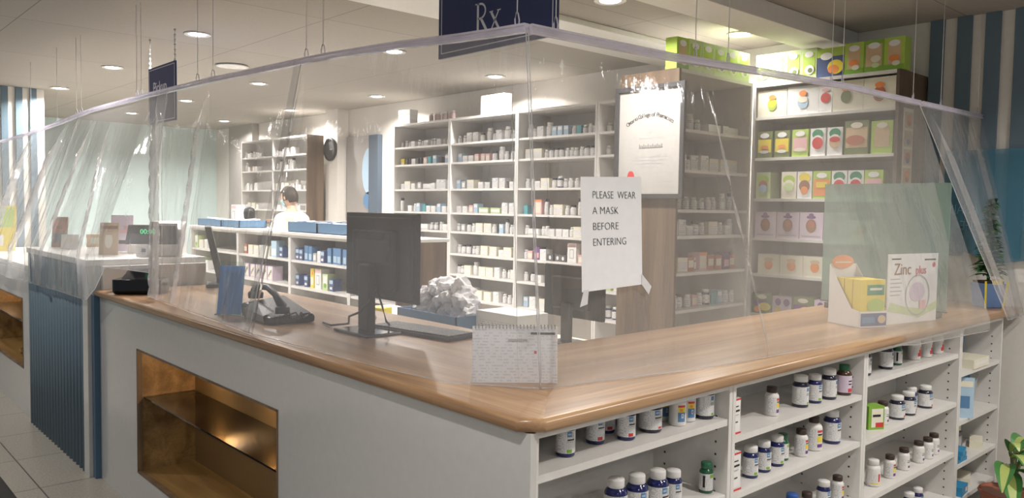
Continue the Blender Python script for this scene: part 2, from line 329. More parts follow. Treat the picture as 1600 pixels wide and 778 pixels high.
# one clean L-shaped slab, grain per leg chosen by face position
bpy.data.meshes.remove(me); bm.free()
def slab():
    P = [(-ov+ch, -ov), (3.68, -ov), (3.68, .51), (3.05, .51), (3.05, .70), (.78, .70), (.78, 3.5), (-ov, 3.5), (-ov, -ov+ch)]
    bm = bmesh.new(); vb = [bm.verts.new((x, y, CT-.036)) for x, y in P]; vt = [bm.verts.new((x, y, CT)) for x, y in P]; n = len(P)
    bm.faces.new(list(reversed(vb)))
    # top split by the mitre from outer chamfer to inner corner
    e = []
    for i in range(n):
        bm.faces.new((vb[i], vb[(i+1) % n], vt[(i+1) % n], vt[i]))
    f1 = bm.faces.new([vt[i] for i in (0, 1, 2, 3, 4, 5)]); f2 = bm.faces.new([vt[i] for i in (0, 5, 6, 7, 8)])
    bm.normal_update()
    be = []
    for e in bm.edges:
        if len(e.link_faces) == 2 and e.calc_face_angle(0) > .5 and abs(e.verts[0].co.z-e.verts[1].co.z) < .01: be.append(e)
    bmesh.ops.bevel(bm, geom=be, offset=.0155, segments=5, profile=.5, affect='EDGES', clamp_overlap=True)
    for f in bm.faces:
        c = f.calc_center_median(); f.smooth = True
        f.material_index = 1 if (c.y > c.x) else 0
    me = bpy.data.meshes.new('countertop'); bm.to_mesh(me); bm.free(); me.set_sharp_from_angle(angle=math.radians(33))
    me.materials.append(MT['wood_x']); me.materials.append(MT['wood_y'])
    o = bpy.data.objects.new('countertop', me); C.objects.link(o)
    return tag(o, 'L-shaped light wood worktop with rounded front edge on the white counters', 'worktop')
slab()
# left counter with niche
def niche_counter(name, label, y0, y1, n0, n1, z0, z1, top, x=0.0, depth=.30, yi=0.0):
    t = thing(name, label, 'counter', (x, y0, 0)); L = y1-y0; a, c = n0-y0, n1-y0
    b = MB()
    b.box((0, 0, 0), (.02, a, top), 'gloss_white'); b.box((0, c, 0), (.02, L, top), 'gloss_white')
    b.box((0, a, 0), (.02, c, z0), 'gloss_white'); b.box((0, a, z1), (.02, c, top), 'gloss_white')
    b.box((.02, yi, 0), (.62, yi+.02, top), 'white'); b.box((.02, L-.02, 0), (.62, L, top), 'white'); b.box((.60, yi+.02, 0), (.62, L-.02, top), 'white')
    b.build('body', t)
    b = MB(); g = .012
    b.box((.02, a-g, z0-g), (depth, c+g, z0), 'niche_wood'); b.box((.02, a-g, z1), (depth, c+g, z1+g), 'niche_wood')
    b.box((.02, a-g, z0), (depth, a, z1), 'niche_wood'); b.box((.02, c, z0), (depth, c+g, z1), 'niche_wood'); b.box((depth-.012, a, z0), (depth, c, z1), 'niche_back')
    e = .010   # thin wooden edge around the opening
    b.box((-.004, a-.002, z0), (.02, a+.006, z1), 'wood_panel'); b.box((-.004, c-.006, z0), (.02, c+.002, z1), 'wood_panel')
    b.box((-.004, a, z0-.002), (.02, c, z0+.006), 'wood_panel'); b.box((-.004, a, z1-.006), (.02, c, z1+.002), 'wood_panel')
    b.build('niche_lining', t)
    zs = (z0+z1)/2+.06
    MB().box((.03, a+.002, zs), (depth-.02, c-.002, zs+.008), 'glass').build('glass_shelf', t)
    for xx in (.05, depth-.03):
        for yy in (a+.01, c-.01): MB().lathe([(.006, zs-.012), (.006, zs)], 'silver', 10, c=(xx, yy)).build('shelf_pin', t)
    for i, f in enumerate((.40, .78)):
        yy = a+(c-a)*f
        sp = MB().lathe([(.026, z1-.001), (.030, z1-.003), (.028, z1-.008), (.012, z1-.008)], 'lamp_glow', 16, c=(.235, yy)).build('niche_lamp', t)
        l = bpy.data.lights.new('niche_light', 'POINT'); l.energy = 2.0; l.color = (1, .66, .32); l.shadow_soft_size = .02
        lo = bpy.data.objects.new('light', l); C.objects.link(lo); lo.parent = t; lo.location = (.235, yy, z1-.035)
    return t
niche_counter("display_counter", "glossy white counter front with a lit wooden display niche below the worktop", 0.0, 3.5, 1.31, 2.86, .20, .828, CT-.037, yi=.33)
niche_counter('display_counter', 'farther white counter with a lit wooden niche, beyond the blue slatted panel', 5.075, 8.0, 5.37, 6.9, .33, .845, 1.05, x=-.02)
b = MB().box((0, 5.075, 1.05), (.6, 7.9, 1.09), 'white'); tag(b.build('countertop', bevel=.004), 'white worktop on the farther counter beyond the blue slats', 'worktop')
# jewellery-like clutter in the far niche
tag(MB().tube([(.1+.03*math.sin(k*1.3), 5.55+.05*k, .365+.02*math.sin(k*2.1)) for k in range(12)], .008, 'niche_wood').build('beaded_garland'),
    'brown string of beads lying in the farther lit niche', 'garland')
# tall slatted blue section
t = thing('slatted_counter', 'tall counter section clad with vertical blue slats and a white corner post', 'counter', (0, 3.5, 0))
b = MB(); b.box((-.012, .15, 0), (0, 1.57, 1.2), 'dark_blue')
n = 19
for k in range(n):
    y = .16+k*(1.40/n); b.lathe([(.026, 0), (.026, 1.2)], 'blue_slat', 10, c=(-.022, y+.037))
b.build('slat_panel', t)
MB().box((-.03, 0.0, 0), (.02, .05, 1.04), 'dark_blue').build('blue_strip', t)
MB().box((-.05, .05, 0), (.02, .15, 1.2), 'gloss_white').build('corner_post', t)
MB().box((.021, .005, 0), (.6, 1.57, 1.2), 'white').build('body', t)
MB().box((-.05, .06, 1.2), (.62, 1.57, 1.235), 'white').build('top', t, bevel=.003)
# dark floor mat
tag(MB().box((-1.9, 1.6, 0), (-.43, 4.1, .012), 'black_plastic').build('floor_mat', bevel=.004), 'dark mat on the tiled floor at the bottom left corner', 'mat')

# ------------------------------------------------------------------ shelf units
ORD = ['top', 'second', 'third', 'fourth', 'fifth', 'sixth', 'seventh', 'eighth', 'ninth']
def shelf_unit(name, label, cat, loc, rz, W, D, H, shelves, side='white', left=None, right=None, back='white', shelf_t=.018, st=.018, pins=False, toe=.0, sside=None, z0=0):
    "local: x to the right along the front, y into the unit"
    t = thing(name, label, cat, loc, rz)
    b = MB()
    b.box((0, 0, z0), (st, D, H), left or side); b.box((W-st, 0, z0), (W, D, H), right or side)
    b.box((st, D-.012, z0), (W-st, D, H-.02), back)
    b.box((st, .001, H-.02), (W-st, D, H), side); b.box((st, .02, z0), (W-st, D-.012, z0+.05), side)
    if pins:
        h = b
        for x, sg in ((st, 1), (W-st, -1)):
            for yy in (.045, D-.06):
                z = z0+.12
                while z < H-.08:
                    h.poly([(x+sg*.0006, yy-.0035, z-.0035), (x+sg*.0006, yy+.0035, z-.0035), (x+sg*.0006, yy+.0035, z+.0035), (x+sg*.0006, yy-.0035, z+.0035)], [(0, 1, 2, 3)], 'hole'); z += .04
    b.build('carcass', t)
    for z in shelves:
        MB().box((st+.001, .004, z-shelf_t), (W-st-.001, D-.013, z), side).build('shelf', t)
    return t

# ---- small stock items
def bottle_mesh(name, r, h, body, cap, label, n=12, capr=.8, caph=.2, lab=(.12, .66)):
    b = MB(); nh = h*(1-caph)
    b.lathe([(r*.9, 0), (r, h*.03), (r, nh*.80), (r*.9, nh*.9), (r*capr*.9, nh)], body, n)
    b.lathe([(r*capr, nh), (r*capr, h*.985), (r*capr*.9, h)], cap, n)
    b.patch(r*1.03, -150, 150, h*lab[0], h*lab[1], label, 12)
    o = b.build(name); me = o.data; bpy.data.objects.remove(o); return me
def box_mesh(name, w, d, h, base, decals=(), label=None):
    b = MB(); b.box((-w/2, -d/2, 0), (w/2, d/2, h), base)
    if label: b.quad(-w*.42, w*.42, h*.12, h*.7, -d/2-.0006, label)
    for i, dc in enumerate(decals):
        k, cx, cz, ww, hh, m = dc; y = -d/2-.0008-.0006*i
        if k == 'o': b.disc((cx*w, cz*h), ww*w/2, hh*h/2, y, m)
        else: b.quad((cx-ww/2)*w, (cx+ww/2)*w, (cz-hh/2)*h, (cz+hh/2)*h, y, m)
    o = b.build(name, bevel=0); me = o.data; bpy.data.objects.remove(o); return me
K = {}   # char -> (mesh, width, height, depth, kindname, descr, category)
def addb(ch, r, h, body, cap, label, desc): K[ch] = (bottle_mesh('pill_bottle', r, h, body, cap, label), 2*r, h, 2*r, 'pill_bottle', desc, 'bottle')
def addx(ch, w, d, h, base, desc, decals=(), label=None): K[ch] = (box_mesh('medicine_box', w, d, h, base, decals, label), w, h, d, 'medicine_box', desc, 'box')
addb('w', .023, .080, 'bottle_white', 'cap_white', 'label_small', 'small white bottle')
addb('v', .020, .058, 'bottle_white', 'cap_white', 'label_small', 'very short white bottle')
addb('W', .032, .125, 'bottle_white', 'cap_white', 'label_small', 'large white bottle')
addb('n', .026, .085, 'bottle_white', 'navy_dark', 'label_small', 'white bottle with dark cap')
addb('m', .022, .075, 'c_grey', 'cap_white', 'label_small', 'grey bottle with white cap')
addb('N', .028, .100, 'navy_glass', 'cap_white', 'label_small', 'navy bottle')
addb('a', .024, .080, 'c_rust', 'cap_white', 'label_small', 'amber bottle')
addb('q', .022, .14, 'bottle_white', 'navy_dark', 'label_small', 'slim tall white bottle')
addx('x', .065, .07, .060, 'c_white', 'small white box', label='label_small')
addx('X', .075, .08, .095, 'c_white', 'white box', [('q', .3, .8, .3, .15, 'c_lblue')], 'label_small')
addx('l', .13, .08, .055, 'c_white', 'low wide white box', [('q', 0, .15, .9, .12, 'c_grey')])
addx('c', .10, .08, .085, 'c_cream', 'cream box', label='label_small')
addx('b', .055, .07, .085, 'c_lblue', 'light blue box', [('q', 0, .75, .8, .3, 'c_white')])
addx('B', .060, .07, .130, 'c_blue', 'tall blue box', [('q', 0, .3, .8, .4, 'c_lblue')])
addx('d', .11, .09, .150, 'c_lblue', 'big pale blue box', [('q', 0, .3, .8, .4, 'c_white')])
addx('y', .065, .07, .065, 'c_yellow', 'small yellow box', [('q', 0, .3, .8, .4, 'c_cream')])
addx('Y', .060, .09, .165, 'c_yellow', 'tall yellow box', [('q', 0, .35, .8, .4, 'c_cream'), ('o', .1, .75, .5, .2, 'c_orange')])
addx('p', .055, .07, .070, 'c_pink', 'pale pink box', [('q', 0, .45, .9, .6, 'c_cream')])
addx('k', .018, .07, .065, 'c_dgrey', 'thin dark box')
addx('K', .065, .07, .055, 'c_dgrey', 'black and white box', [('o', 0, .5, .4, .6, 'c_white')])
addx('r', .095, .10, .130, 'c_pink', 'box with red flap', [('q', 0, .93, 1, .14, 'c_orange'), ('q', 0, .45, .8, .7, 'c_cream')])
addx('R', .07, .08, .09, 'c_rust', 'dark red box', [('q', 0, .5, .8, .5, 'c_cream')])
addx('t', .045, .07, .075, 'c_teal', 'teal box')
addx('T', .13, .08, .050, 'c_ltgreen', 'low white and green box', [('q', 0, .45, .9, .5, 'c_white')])
addx('g', .055, .08, .070, 'c_grey', 'grey box', [('q', 0, .5, .7, .6, 'c_white')])
addx('G', .08, .08, .13, 'c_ltgreen', 'pale green box', [('q', 0, .65, .8, .5, 'c_white'), ('o', 0, .3, .5, .3, 'c_green')])
addx('P', .05, .08, .12, 'c_lilac', 'mauve box', [('o', 0, .7, .7, .25, 'c_purple'), ('q', 0, .25, .8, .3, 'c_cream')])
addx('D', .10, .10, .13, 'c_lilac', 'diagonally striped box', [('q', -.48, .5, .06, 1, 'c_dgrey'), ('q', 0, .5, .7, .8, 'c_cream'), ('q', -.2, .35, .16, .2, 'c_dgrey'), ('q', 0, .5, .16, .2, 'c_dgrey'), ('q', .2, .65, .16, .2, 'c_dgrey')])
addx('E', .105, .08, .17, 'c_white', 'tall pale box', [('q', 0, .45, .5, .5, 'c_grey'), ('q', 0, .45, .35, .4, 'c_white'), ('q', 0, .88, .9, .12, 'c_pink')])
addx('o', .08, .08, .06, 'c_orange', 'orange box', [('q', 0, .4, .9, .5, 'c_cream')])
addx('O', .06, .08, .10, 'c_navy', 'navy and white box', [('q', 0, .75, .9, .3, 'c_lblue'), ('q', 0, .25, .6, .2, 'c_white')])
addx('z', .07, .08, .11, 'c_purple', 'purple box', [('q', 0, .35, .8, .4, 'c_pink')])
numw = ['first', 'second', 'third', 'fourth', 'fifth', 'sixth', 'seventh', 'eighth', 'ninth', 'tenth', 'eleventh', 'twelfth', 'thirteenth', 'fourteenth', 'fifteenth', 'sixteenth', 'seventeenth', 'eighteenth', 'nineteenth', 'twentieth']
def stock(row, origin, rz, W, z, shelfname, unitname, maxh=.2, depth=.06, margin=.03):
    """stand a row of stock on a shelf; a space is a gap of 3 cm"""
    ws = [(.03 if c == ' ' else K[c][1]) for c in row]; tot = sum(ws); free = W-2*margin-tot
    gap = free/max(1, len(row)-1)
    if gap < .003:
        while row and gap < .003:
            row = row[:-1]; ws = ws[:-1]; free = W-2*margin-sum(ws); gap = free/max(1, len(row)-1)
    gap = min(gap, .03); x = margin; cs, sn = math.cos(rz), math.sin(rz); i = 0
    for c, wd in zip(row, ws):
        if c != ' ':
            me, bw, h, d, nm, desc, cat = K[c]; o = bpy.data.objects.new(nm, me); C.objects.link(o)
            sc = min(1, maxh/h)*random.uniform(.95, 1.0); lx = x+wd/2; ly = depth+d/2+random.uniform(0, .02)
            o.location = (origin[0]+lx*cs-ly*sn, origin[1]+lx*sn+ly*cs, z+.0005); o.rotation_euler = (0, 0, rz+random.uniform(-.06, .06)*(1 if nm != 'medicine_box' else .3)); o.scale = (min(sc, 1), min(sc, 1), sc)
            tag(o, '%s, %s from left on %s shelf, %s' % (desc, numw[i], shelfname, unitname), cat, 'stock on the %s shelf of the %s' % (shelfname, unitname)); i += 1
        x += wd+gap
FX = 3.3; DP = .395
# A: tall white dispensary shelves along the back wall (front edge at x = 3.3)
AZ = [2.15, 1.975, 1.73, 1.51, 1.335, 1.13, .94, .72]
bays = [(5.51, 4.587, 'left tall bay', ['vmvxmvxmmxvmv', 'ykkxkkptbkkbb', 'xcx glxXX b', 'q xwbtxxbxx', 'bxllmmwx', 'x', 'x', 'x']),
        (4.583, 3.662, 'middle tall bay', ['mmXXnWnXWwx', 'bxxpppnWwwx', 'bgc xxkXXkxw', 'xxpbTTXXw', 'mgnwccw bqwb', 'wnnmwccxcx', 'nmcWccXwwc', 'bxXccXwwx']),
        (3.658, 2.758, 'right tall bay', ['WwXWbbbwtmwx', 'ccmnnnwwmwnnw', 'wwxcnNmwwwcw', 't rqwcwnqmww', 'wlwwxxxwccwx', 'wpzXKKKEppX', 'wnxwcXww', 'bXccww'])]
for y0, y1, nm, rows in bays:
    shelf_unit('shelf_unit', 'tall white shelving, %s of the back wall, full of pill bottles' % nm, 'shelves', (FX, y0, 0), -PI/2, y0-y1, DP, 2.38, AZ)
    for z, row, o in zip(AZ, rows, ORD):
        stock(row, (FX, y0), -PI/2, y0-y1, z, o, nm, maxh={2.15: .19, 1.975: .14, 1.73: .2, 1.51: .18, 1.335: .13, 1.13: .16, .94: .15, .72: .17}[z])
shelf_unit('shelf_unit', 'tall white shelving bay half hidden behind the framed certificate', 'shelves', (FX, 2.754, 0), -PI/2, .83, DP, 2.38, AZ)
for z, row, o in zip(AZ, ['mXWw', 'mmXE', 'wxw', 'wwc', 'www', 'wK', 'Gcx', 'NNNxw'], ORD): stock(row, (FX, 2.754), -PI/2, .83, z, o, 'bay behind the certificate', maxh=.13)
# items on top of A
for k in range(3):
    o = bpy.data.objects.new('medicine_box', K['l'][0]); C.objects.link(o); o.location = (3.40, 5.40, 2.381+k*.05); o.rotation_euler = (0, 0, -PI/2); o.scale = (1.5, 1.2, .88)
    tag(o, 'white box %s in the small stack on top of the left tall bay' % ['at the bottom', 'in the middle', 'uppermost'][k], 'box', 'white boxes on top of the tall shelves')
mat('clear_vial', (.55, .42, .40), .15); vial = bottle_mesh('glass_vial', .021, .085, 'clear_vial', 'cap_white', 'clear_vial')
for k in range(7):
    o = bpy.data.objects.new('glass_vial', vial); C.objects.link(o); o.location = (3.38+.02*(k % 2), 4.98-k*.058, 2.381)
    tag(o, 'small reddish glass vial, %s from left in the row atop the tall shelves' % numw[k], 'vial', 'vials on top of the tall shelves')
for k in range(8):
    o = bpy.data.objects.new('medicine_box', K['X'][0]); C.objects.link(o); i, j = k % 4, k//4
    hs = .92; o.location = (3.40, 4.17-i*.082, 2.381+j*.09); o.rotation_euler = (0, 0, -PI/2); o.scale = (1, 1, .93)
    tag(o, 'white carton, %s from left in the %s row on top of the middle tall bay' % (numw[i], ['lower', 'upper'][j]), 'box', 'white cartons on top of the tall shelves')
# E's wooden end lies in front; B: peninsula unit facing the camera
BY = 1.435; BX0, BX1 = 2.512, 3.296
BZ = [2.04, 1.805, 1.57, 1.415, 1.197, .977]
shelf_unit('shelf_unit', 'white shelving with a dark wood end panel behind the framed certificate', 'shelves', (BX0, BY, 0), 0, BX1-BX0, .43, 2.38, BZ, left='wood_panel', st=.02)
for z, row, o in zip(BZ, ['wWWWm  lkxll', 'XXnXX cccX', 'nnwwmwwWq', 'cXxnw cwxWW', 'ocRarRRzRc', 'wwnwpwNtbww'], ORD):
    stock(row, (BX0, BY), 0, BX1-BX0, z, o, 'unit behind the certificate', maxh=.11 if z != 1.415 else .10)
# C: tea shelves
CZs = [2.162, 1.905, 1.648, 1.399, 1.17, .915]
CY = 1.43
shelf_unit('shelf_unit', 'white tea box shelving with grey wood end panel, right of the pill shelves', 'shelves', (FX, CY, 0), -PI/2, .905, DP, 2.37, CZs, right='wood_panel', z0=0)
TB = {}
def tea(key, w, d, h, base, decals, desc): TB[key] = (box_mesh('tea_box', w, d, h, base, decals), w, h, d, desc)
tea('g', .113, .08, .18, 'c_lime', [('q', 0, .5, .62, .8, 'c_tan'), ('o', 0, .82, .55, .2, 'c_white'), ('o', 0, .35, .5, .22, 'c_orange'), ('q', 0, .08, 1, .16, 'c_green'), ('o', .1, .2, .4, .16, 'c_cream')], 'lime green tea box with oval logo')
tea('h', .128, .08, .185, 'c_ltgreen', [('q', 0, .5, .8, .7, 'c_lime'), ('o', 0, .8, .55, .2, 'c_white'), ('o', .05, .3, .6, .3, 'c_white'), ('o', .1, .28, .3, .16, 'c_olive')], 'pale green tea box with cup picture')
tea('H', .10, .08, .185, 'c_ltgreen', [('q', 0, .5, .8, .7, 'c_lime'), ('o', 0, .8, .55, .2, 'c_white'), ('o', .05, .3, .6, .3, 'c_white'), ('o', .1, .28, .3, .16, 'c_olive')], 'narrow green tea box with cup')
TB['G'] = None
tea('u', .165, .08, .17, 'c_navy', [('q', 0, .85, 1, .3, 'c_lime'), ('o', -.15, .72, .45, .26, 'c_white'), ('o', .2, .32, .6, .5, 'c_yellow'), ('o', .12, .25, .4, .3, 'c_orange')], 'purple tea box with orange slices')
tea('G', .113, .08, .18, 'c_green', [('q', 0, .52, .8, .7, 'c_tan'), ('o', 0, .82, .6, .2, 'c_white'), ('o', .1, .4, .5, .22, 'c_cream'), ('o', .1, .2, .4, .16, 'c_ltgreen')], 'green tea box with tan front')
tea('1', .20, .09, .165, 'c_cream', [('o', 0, .45, .32, .46, 'c_lime'), ('o', 0, .5, .28, .3, 'c_yellow'), ('o', 0, .72, .24, .2, 'c_orange')], 'cream tea box with yellow emblem')
tea('2', .20, .09, .170, 'c_white', [('o', 0, .42, .34, .46, 'c_lblue'), ('o', 0, .52, .30, .24, 'c_cream'), ('o', 0, .74, .24, .22, 'c_orange')], 'white tea box with blue emblem')
tea('3', .08, .09, .170, 'c_white', [('o', 0, .50, .75, .36, 'c_red'), ('o', 0, .78, .6, .12, 'c_pink')], 'narrow white tea box with a red disc')
tea('4', .18, .09, .175, 'c_cream', [('o', -.05, .46, .36, .42, 'c_olive'), ('o', -.05, .72, .3, .16, 'c_orange')], 'cream tea box with green emblem')
tea('5', .18, .09, .175, 'c_cream', [('o', 0, .46, .40, .5, 'c_rust'), ('o', 0, .75, .3, .2, 'c_orange'), ('o', 0, .4, .25, .2, 'c_dgreen')], 'cream tea box with rust emblem')
tea('a', .105, .08, .165, 'c_olive', [('q', 0, .45, .86, .5, 'c_yellow'), ('o', 0, .84, .6, .2, 'c_white'), ('o', 0, .4, .5, .15, 'c_orange'), ('o', 0, .22, .6, .12, 'c_white')], 'dark green tea box with yellow front')
tea('b', .105, .08, .165, 'c_lime', [('q', 0, .45, .86, .5, 'c_pink'), ('o', 0, .84, .6, .2, 'c_white'), ('o', 0, .25, .7, .14, 'c_cream')], 'lime tea box with pink front')
tea('r', .092, .08, .165, 'c_white', [('o', 0, .78, .76, .36, 'c_dgreen'), ('o', 0, .5, .80, .50, 'c_white'), ('o', 0, .46, .74, .44, 'c_red')], 'white tea box with red disc')
tea('q', .092, .08, .165, 'c_white', [('o', 0, .78, .76, .36, 'c_dgreen'), ('o', 0, .5, .80, .50, 'c_white'), ('o', 0, .46, .74, .44, 'c_tan'), ('o', 0, .56, .7, .2, 'c_red')], 'white tea box with orange disc')
tea('c', .14, .08, .195, 'c_olive', [('q', 0, .5, .9, .6, 'c_tan'), ('o', 0, .86, .5, .18, 'c_cream'), ('o', -.05, .42, .8, .3, 'c_rust'), ('q', 0, .08, 1, .16, 'c_olive')], 'tall brown and green tea box')
tea('d', .12, .08, .185, 'c_lime', [('q', 0, .5, .7, .6, 'c_tan'), ('o', 0, .86, .5, .18, 'c_cream')], 'tall lime and tan tea box')
tea('e', .10, .12, .165, 'c_ltgreen', [('o', 0, .72, .8, .34, 'c_lime'), ('o', 0, .52, .6, .34, 'c_rust'), ('o', 0, .38, .6, .3, 'c_lblue')], 'pale green tea box with two-coloured disc')
tea('f', .10, .08, .165, 'c_cream', [('o', 0, .70, .8, .34, 'c_lime'), ('o', 0, .5, .7, .4, 'c_cream'), ('o', 0, .42, .66, .34, 'c_ltgreen')], 'cream tea box with green discs')
tea('i', .095, .08, .165, 'c_white', [('o', 0, .78, .8, .34, 'c_yellow'), ('o', 0, .46, .74, .44, 'c_brown'), ('o', 0, .30, .5, .3, 'c_orange')], 'white tea box with brown disc')
tea('j', .11, .08, .165, 'c_lime', [('q', 0, .4, .9, .6, 'c_orange'), ('o', 0, .84, .6, .2, 'c_white'), ('q', 0, .5, .6, .2, 'c_yellow')], 'lime and orange tea box')
tea('m', .148, .09, .165, 'c_lilac', [('o', 0, .50, .45, .5, 'c_brown'), ('o', 0, .56, .3, .26, 'c_rust'), ('o', 0, .82, .4, .12, 'c_purple'), ('o', 0, .9, .2, .14, 'c_purple'), ('q', 0, .12, .8, .05, 'c_grey')], 'pink tea box with brown emblem')
tea('o', .150, .09, .125, 'c_cream', [('o', 0, .48, .38, .5, 'c_orange'), ('o', 0, .75, .4, .2, 'c_tan')], 'cream tea box with orange emblem')
tea('p', .135, .09, .13, 'c_olive', [('o', 0, .82, .5, .22, 'c_cream'), ('q', -.1, .5, .7, .25, 'c_purple'), ('o', .15, .35, .6, .4, 'c_yellow'), ('o', -.2, .2, .4, .3, 'c_orange')], 'dark tea box with fruit band')
tea('s', .13, .09, .12, 'c_lilac', [('o', -.2, .7, .3, .4, 'c_purple'), ('o', .25, .7, .3, .4, 'c_purple'), ('o', -.2, .3, .3, .3, 'c_yellow')], 'pink tea box with purple flowers')
def teas(row, origin, rz, z, shelfname, unit, x0=.03, gap=.004, depth=.012):
    x = x0; cs, sn = math.cos(rz), math.sin(rz); i = 0
    for c in row:
        if c == ' ': x += .07; continue
        me, wd, h, d, desc = TB[c]; o = bpy.data.objects.new('tea_box', me); C.objects.link(o); lx, ly = x+wd/2, depth+d/2
        o.location = (origin[0]+lx*cs-ly*sn, origin[1]+lx*sn+ly*cs, z+.0005); o.rotation_euler = (0, 0, rz+random.uniform(-.02, .02))
        tag(o, '%s, %s from left, %s' % (desc, numw[i], shelfname), 'box', unit); i += 1; x += wd+gap
teas('12345', (FX, CY), -PI/2, CZs[0], 'top shelf of tea unit', 'tea boxes on the tea shelves', .025)
teas('aabrqcd', (FX, CY), -PI/2, CZs[1], 'second shelf of tea unit', 'tea boxes on the tea shelves', .03, .014)
teas('e fijrrb', (FX, CY), -PI/2, CZs[2], 'third shelf of tea unit', 'tea boxes on the tea shelves', .03, .006)
teas('mmmmo', (FX, CY), -PI/2, CZs[3], 'fourth shelf of tea unit', 'tea boxes on the tea shelves', .03, .005)
teas('oooo', (FX, CY), -PI/2, CZs[4], 'fifth shelf of tea unit', 'tea boxes on the tea shelves', .06, .004)
teas('psps', (FX, CY), -PI/2, CZs[5], 'bottom shelf of tea unit', 'tea boxes on the tea shelves', .03, .006)
teas('HHHHugGg', (FX, CY), -PI/2, 2.371, 'on top of tea unit', 'tea boxes standing on top of the shelving', .0, .002, .02)
teas('ghhhhh', (BX0, BY), 0, 2.381, 'above the certificate unit', 'tea boxes standing on top of the shelving', .0, .003, .02)
# hanging strip of sachets on the grey wood side of the tea unit
b = MB().box((0, 0, 0), (.13, .004, .44), 'c_cream')
for k, (m1, m2) in enumerate((('c_orange', 'c_rust'), ('c_rust', 'c_navy'), ('c_tan', 'c_blue'), ('c_orange', 'c_rust'))): b.quad(.01, .12, .015+k*.105, .105+k*.105, -.001, 'c_tan'); b.disc((.065, .06+k*.105), .035, .03, -.0015, m1); b.disc((.065, .04+k*.105), .025, .015, -.0025, m2)
tag(b.build('sample_strip', None, (3.36, .518, 1.72)), 'cream printed strip hanging on the side panel of the tea shelves', 'poster')
# D: distant shelf unit far left
t = shelf_unit('shelf_unit', 'distant white shelf unit with wood end panel, behind the person', 'shelves', (FX, 9.17, 0), -PI/2, 1.84, .22, 2.39, [2.17, 1.99, 1.74, 1.49, 1.22], right='wood_panel', st=.018)
MB().box((.91, .004, .05), (.93, .207, 2.37), 'white').build('divider', t)
for z, ra, rb, o in zip([2.17, 1.99, 1.74, 1.49, 1.22], ['wxnmwx', 'Wx px', 'wXwwX', 'xccx', 'ww'], ['mxmX X', 'wqWxWq', 'cXcwwWxw', 'wxwxwxwx', 'wwx'], ORD):
    stock(ra, (FX, 9.17), -PI/2, .9, z, o, 'left half of distant unit', .14, .02); stock(rb, (FX, 8.24), -PI/2, .9, z, o, 'right half of distant unit', .14, .02)
# clock
t = thing('wall_clock', 'round black clock on the white pillar far behind the monitor', 'clock', (3.548, 7.2, 2.22), -PI/2)
# built facing -Y locally
def yl(prof, m, n=28):
    b = MB(); b.lathe(prof, m, n, close=False); b.v = [(x, z, y) for x, y, z in b.v]; return b
yl([(.135, 0), (.14, -.02), (.13, -.035), (.115, -.03), (.115, -.015), (.001, -.015)], 'black_plastic').build('case', t)
yl([(.112, -.016), (.001, -.017)], 'dark_grey').build('dial', t)
MB().box((-.003, -.022, -.01), (.003, -.018, .08), 'grey').build('minute_hand', t); MB().box((-.004, -.025, -.008), (.05, -.0225, .004), 'grey').build('hour_hand', t)

# E: dispensary bench with open shelves (front x = 1.9)
EX = 1.9; EY0, EY1 = 7.25, 3.36
names = ['far left bay of the low bench', 'left bay of the low bench', 'middle bay of the low bench', 'right bay of the low bench']
ey = [7.25, 6.06, 4.995, 4.02, 3.36]
rows = [['GcX', 'cGX', 'ccc'], ['RccXcdO', 'DDDDD', 'XXX'], ['OOBBgXO BBBBO', 'O OYEGO', 'cXX'], ['BBBX', 'OYE', 'cc']]
for k in range(4):
    shelf_unit('shelf_unit', 'white open shelves, %s behind the counter' % names[k], 'shelves', (EX, ey[k], 0), -PI/2, ey[k]-ey[k+1]-.002, .44, 1.30, [1.09, .87, .6], right='wood_panel' if k == 3 else 'white', st=.02, shelf_t=.02)
    for z, row, o in zip([1.09, .87, .6], rows[k], ORD): stock(row, (EX, ey[k]), -PI/2, ey[k]-ey[k+1], z, o, names[k], .17, .03, .04)
tag(MB().box((EX-.02, EY1-.005, 1.301), (EX+.46, EY0, 1.327), 'white').build('countertop', bevel=.004), 'white worktop along the low bench in the dispensary', 'worktop')
def tray(y0, y1, label, hm='c_blue', h=.085):
    t = thing('storage_tray', label, 'tray', (EX, y1, 1.3275)); L = y0-y1
    b = MB(); b.box((.02, 0, 0), (.30, L, .006), hm)
    for a, c in (((.02, 0, 0), (.028, L, h)), ((.292, 0, 0), (.30, L, h)), ((.02, 0, 0), (.30, .008, h)), ((.02, L-.008, 0), (.30, L, h))): b.box(a, c, hm)
    b.build('tray_body', t)
    for i in range(int(L/.10)):
        f = MB().box((-.09, -.03, 0), (.09, .03, .003), 'paper').build('folder', t, (.16, .06+i*.1, h*.8+random.uniform(0, .025)), rot=(random.uniform(-.3, .3), random.uniform(-.2, .2), random.uniform(-.4, .4)))
    return t
mat('tray_blue', (.10, .20, .33), .4)
tray(5.06, 4.56, 'blue tray of papers on the low bench, left one behind the monitor', 'tray_blue'); tray(4.54, 3.9, 'blue tray of papers on the low bench, right one behind the monitor', 'tray_blue')
tray(6.45, 6.07, 'blue tray on the low bench, just left of the masked person', 'tray_blue', .07); tray(7.1, 6.5, 'blue tray at the far left end of the low bench', 'tray_blue', .07)
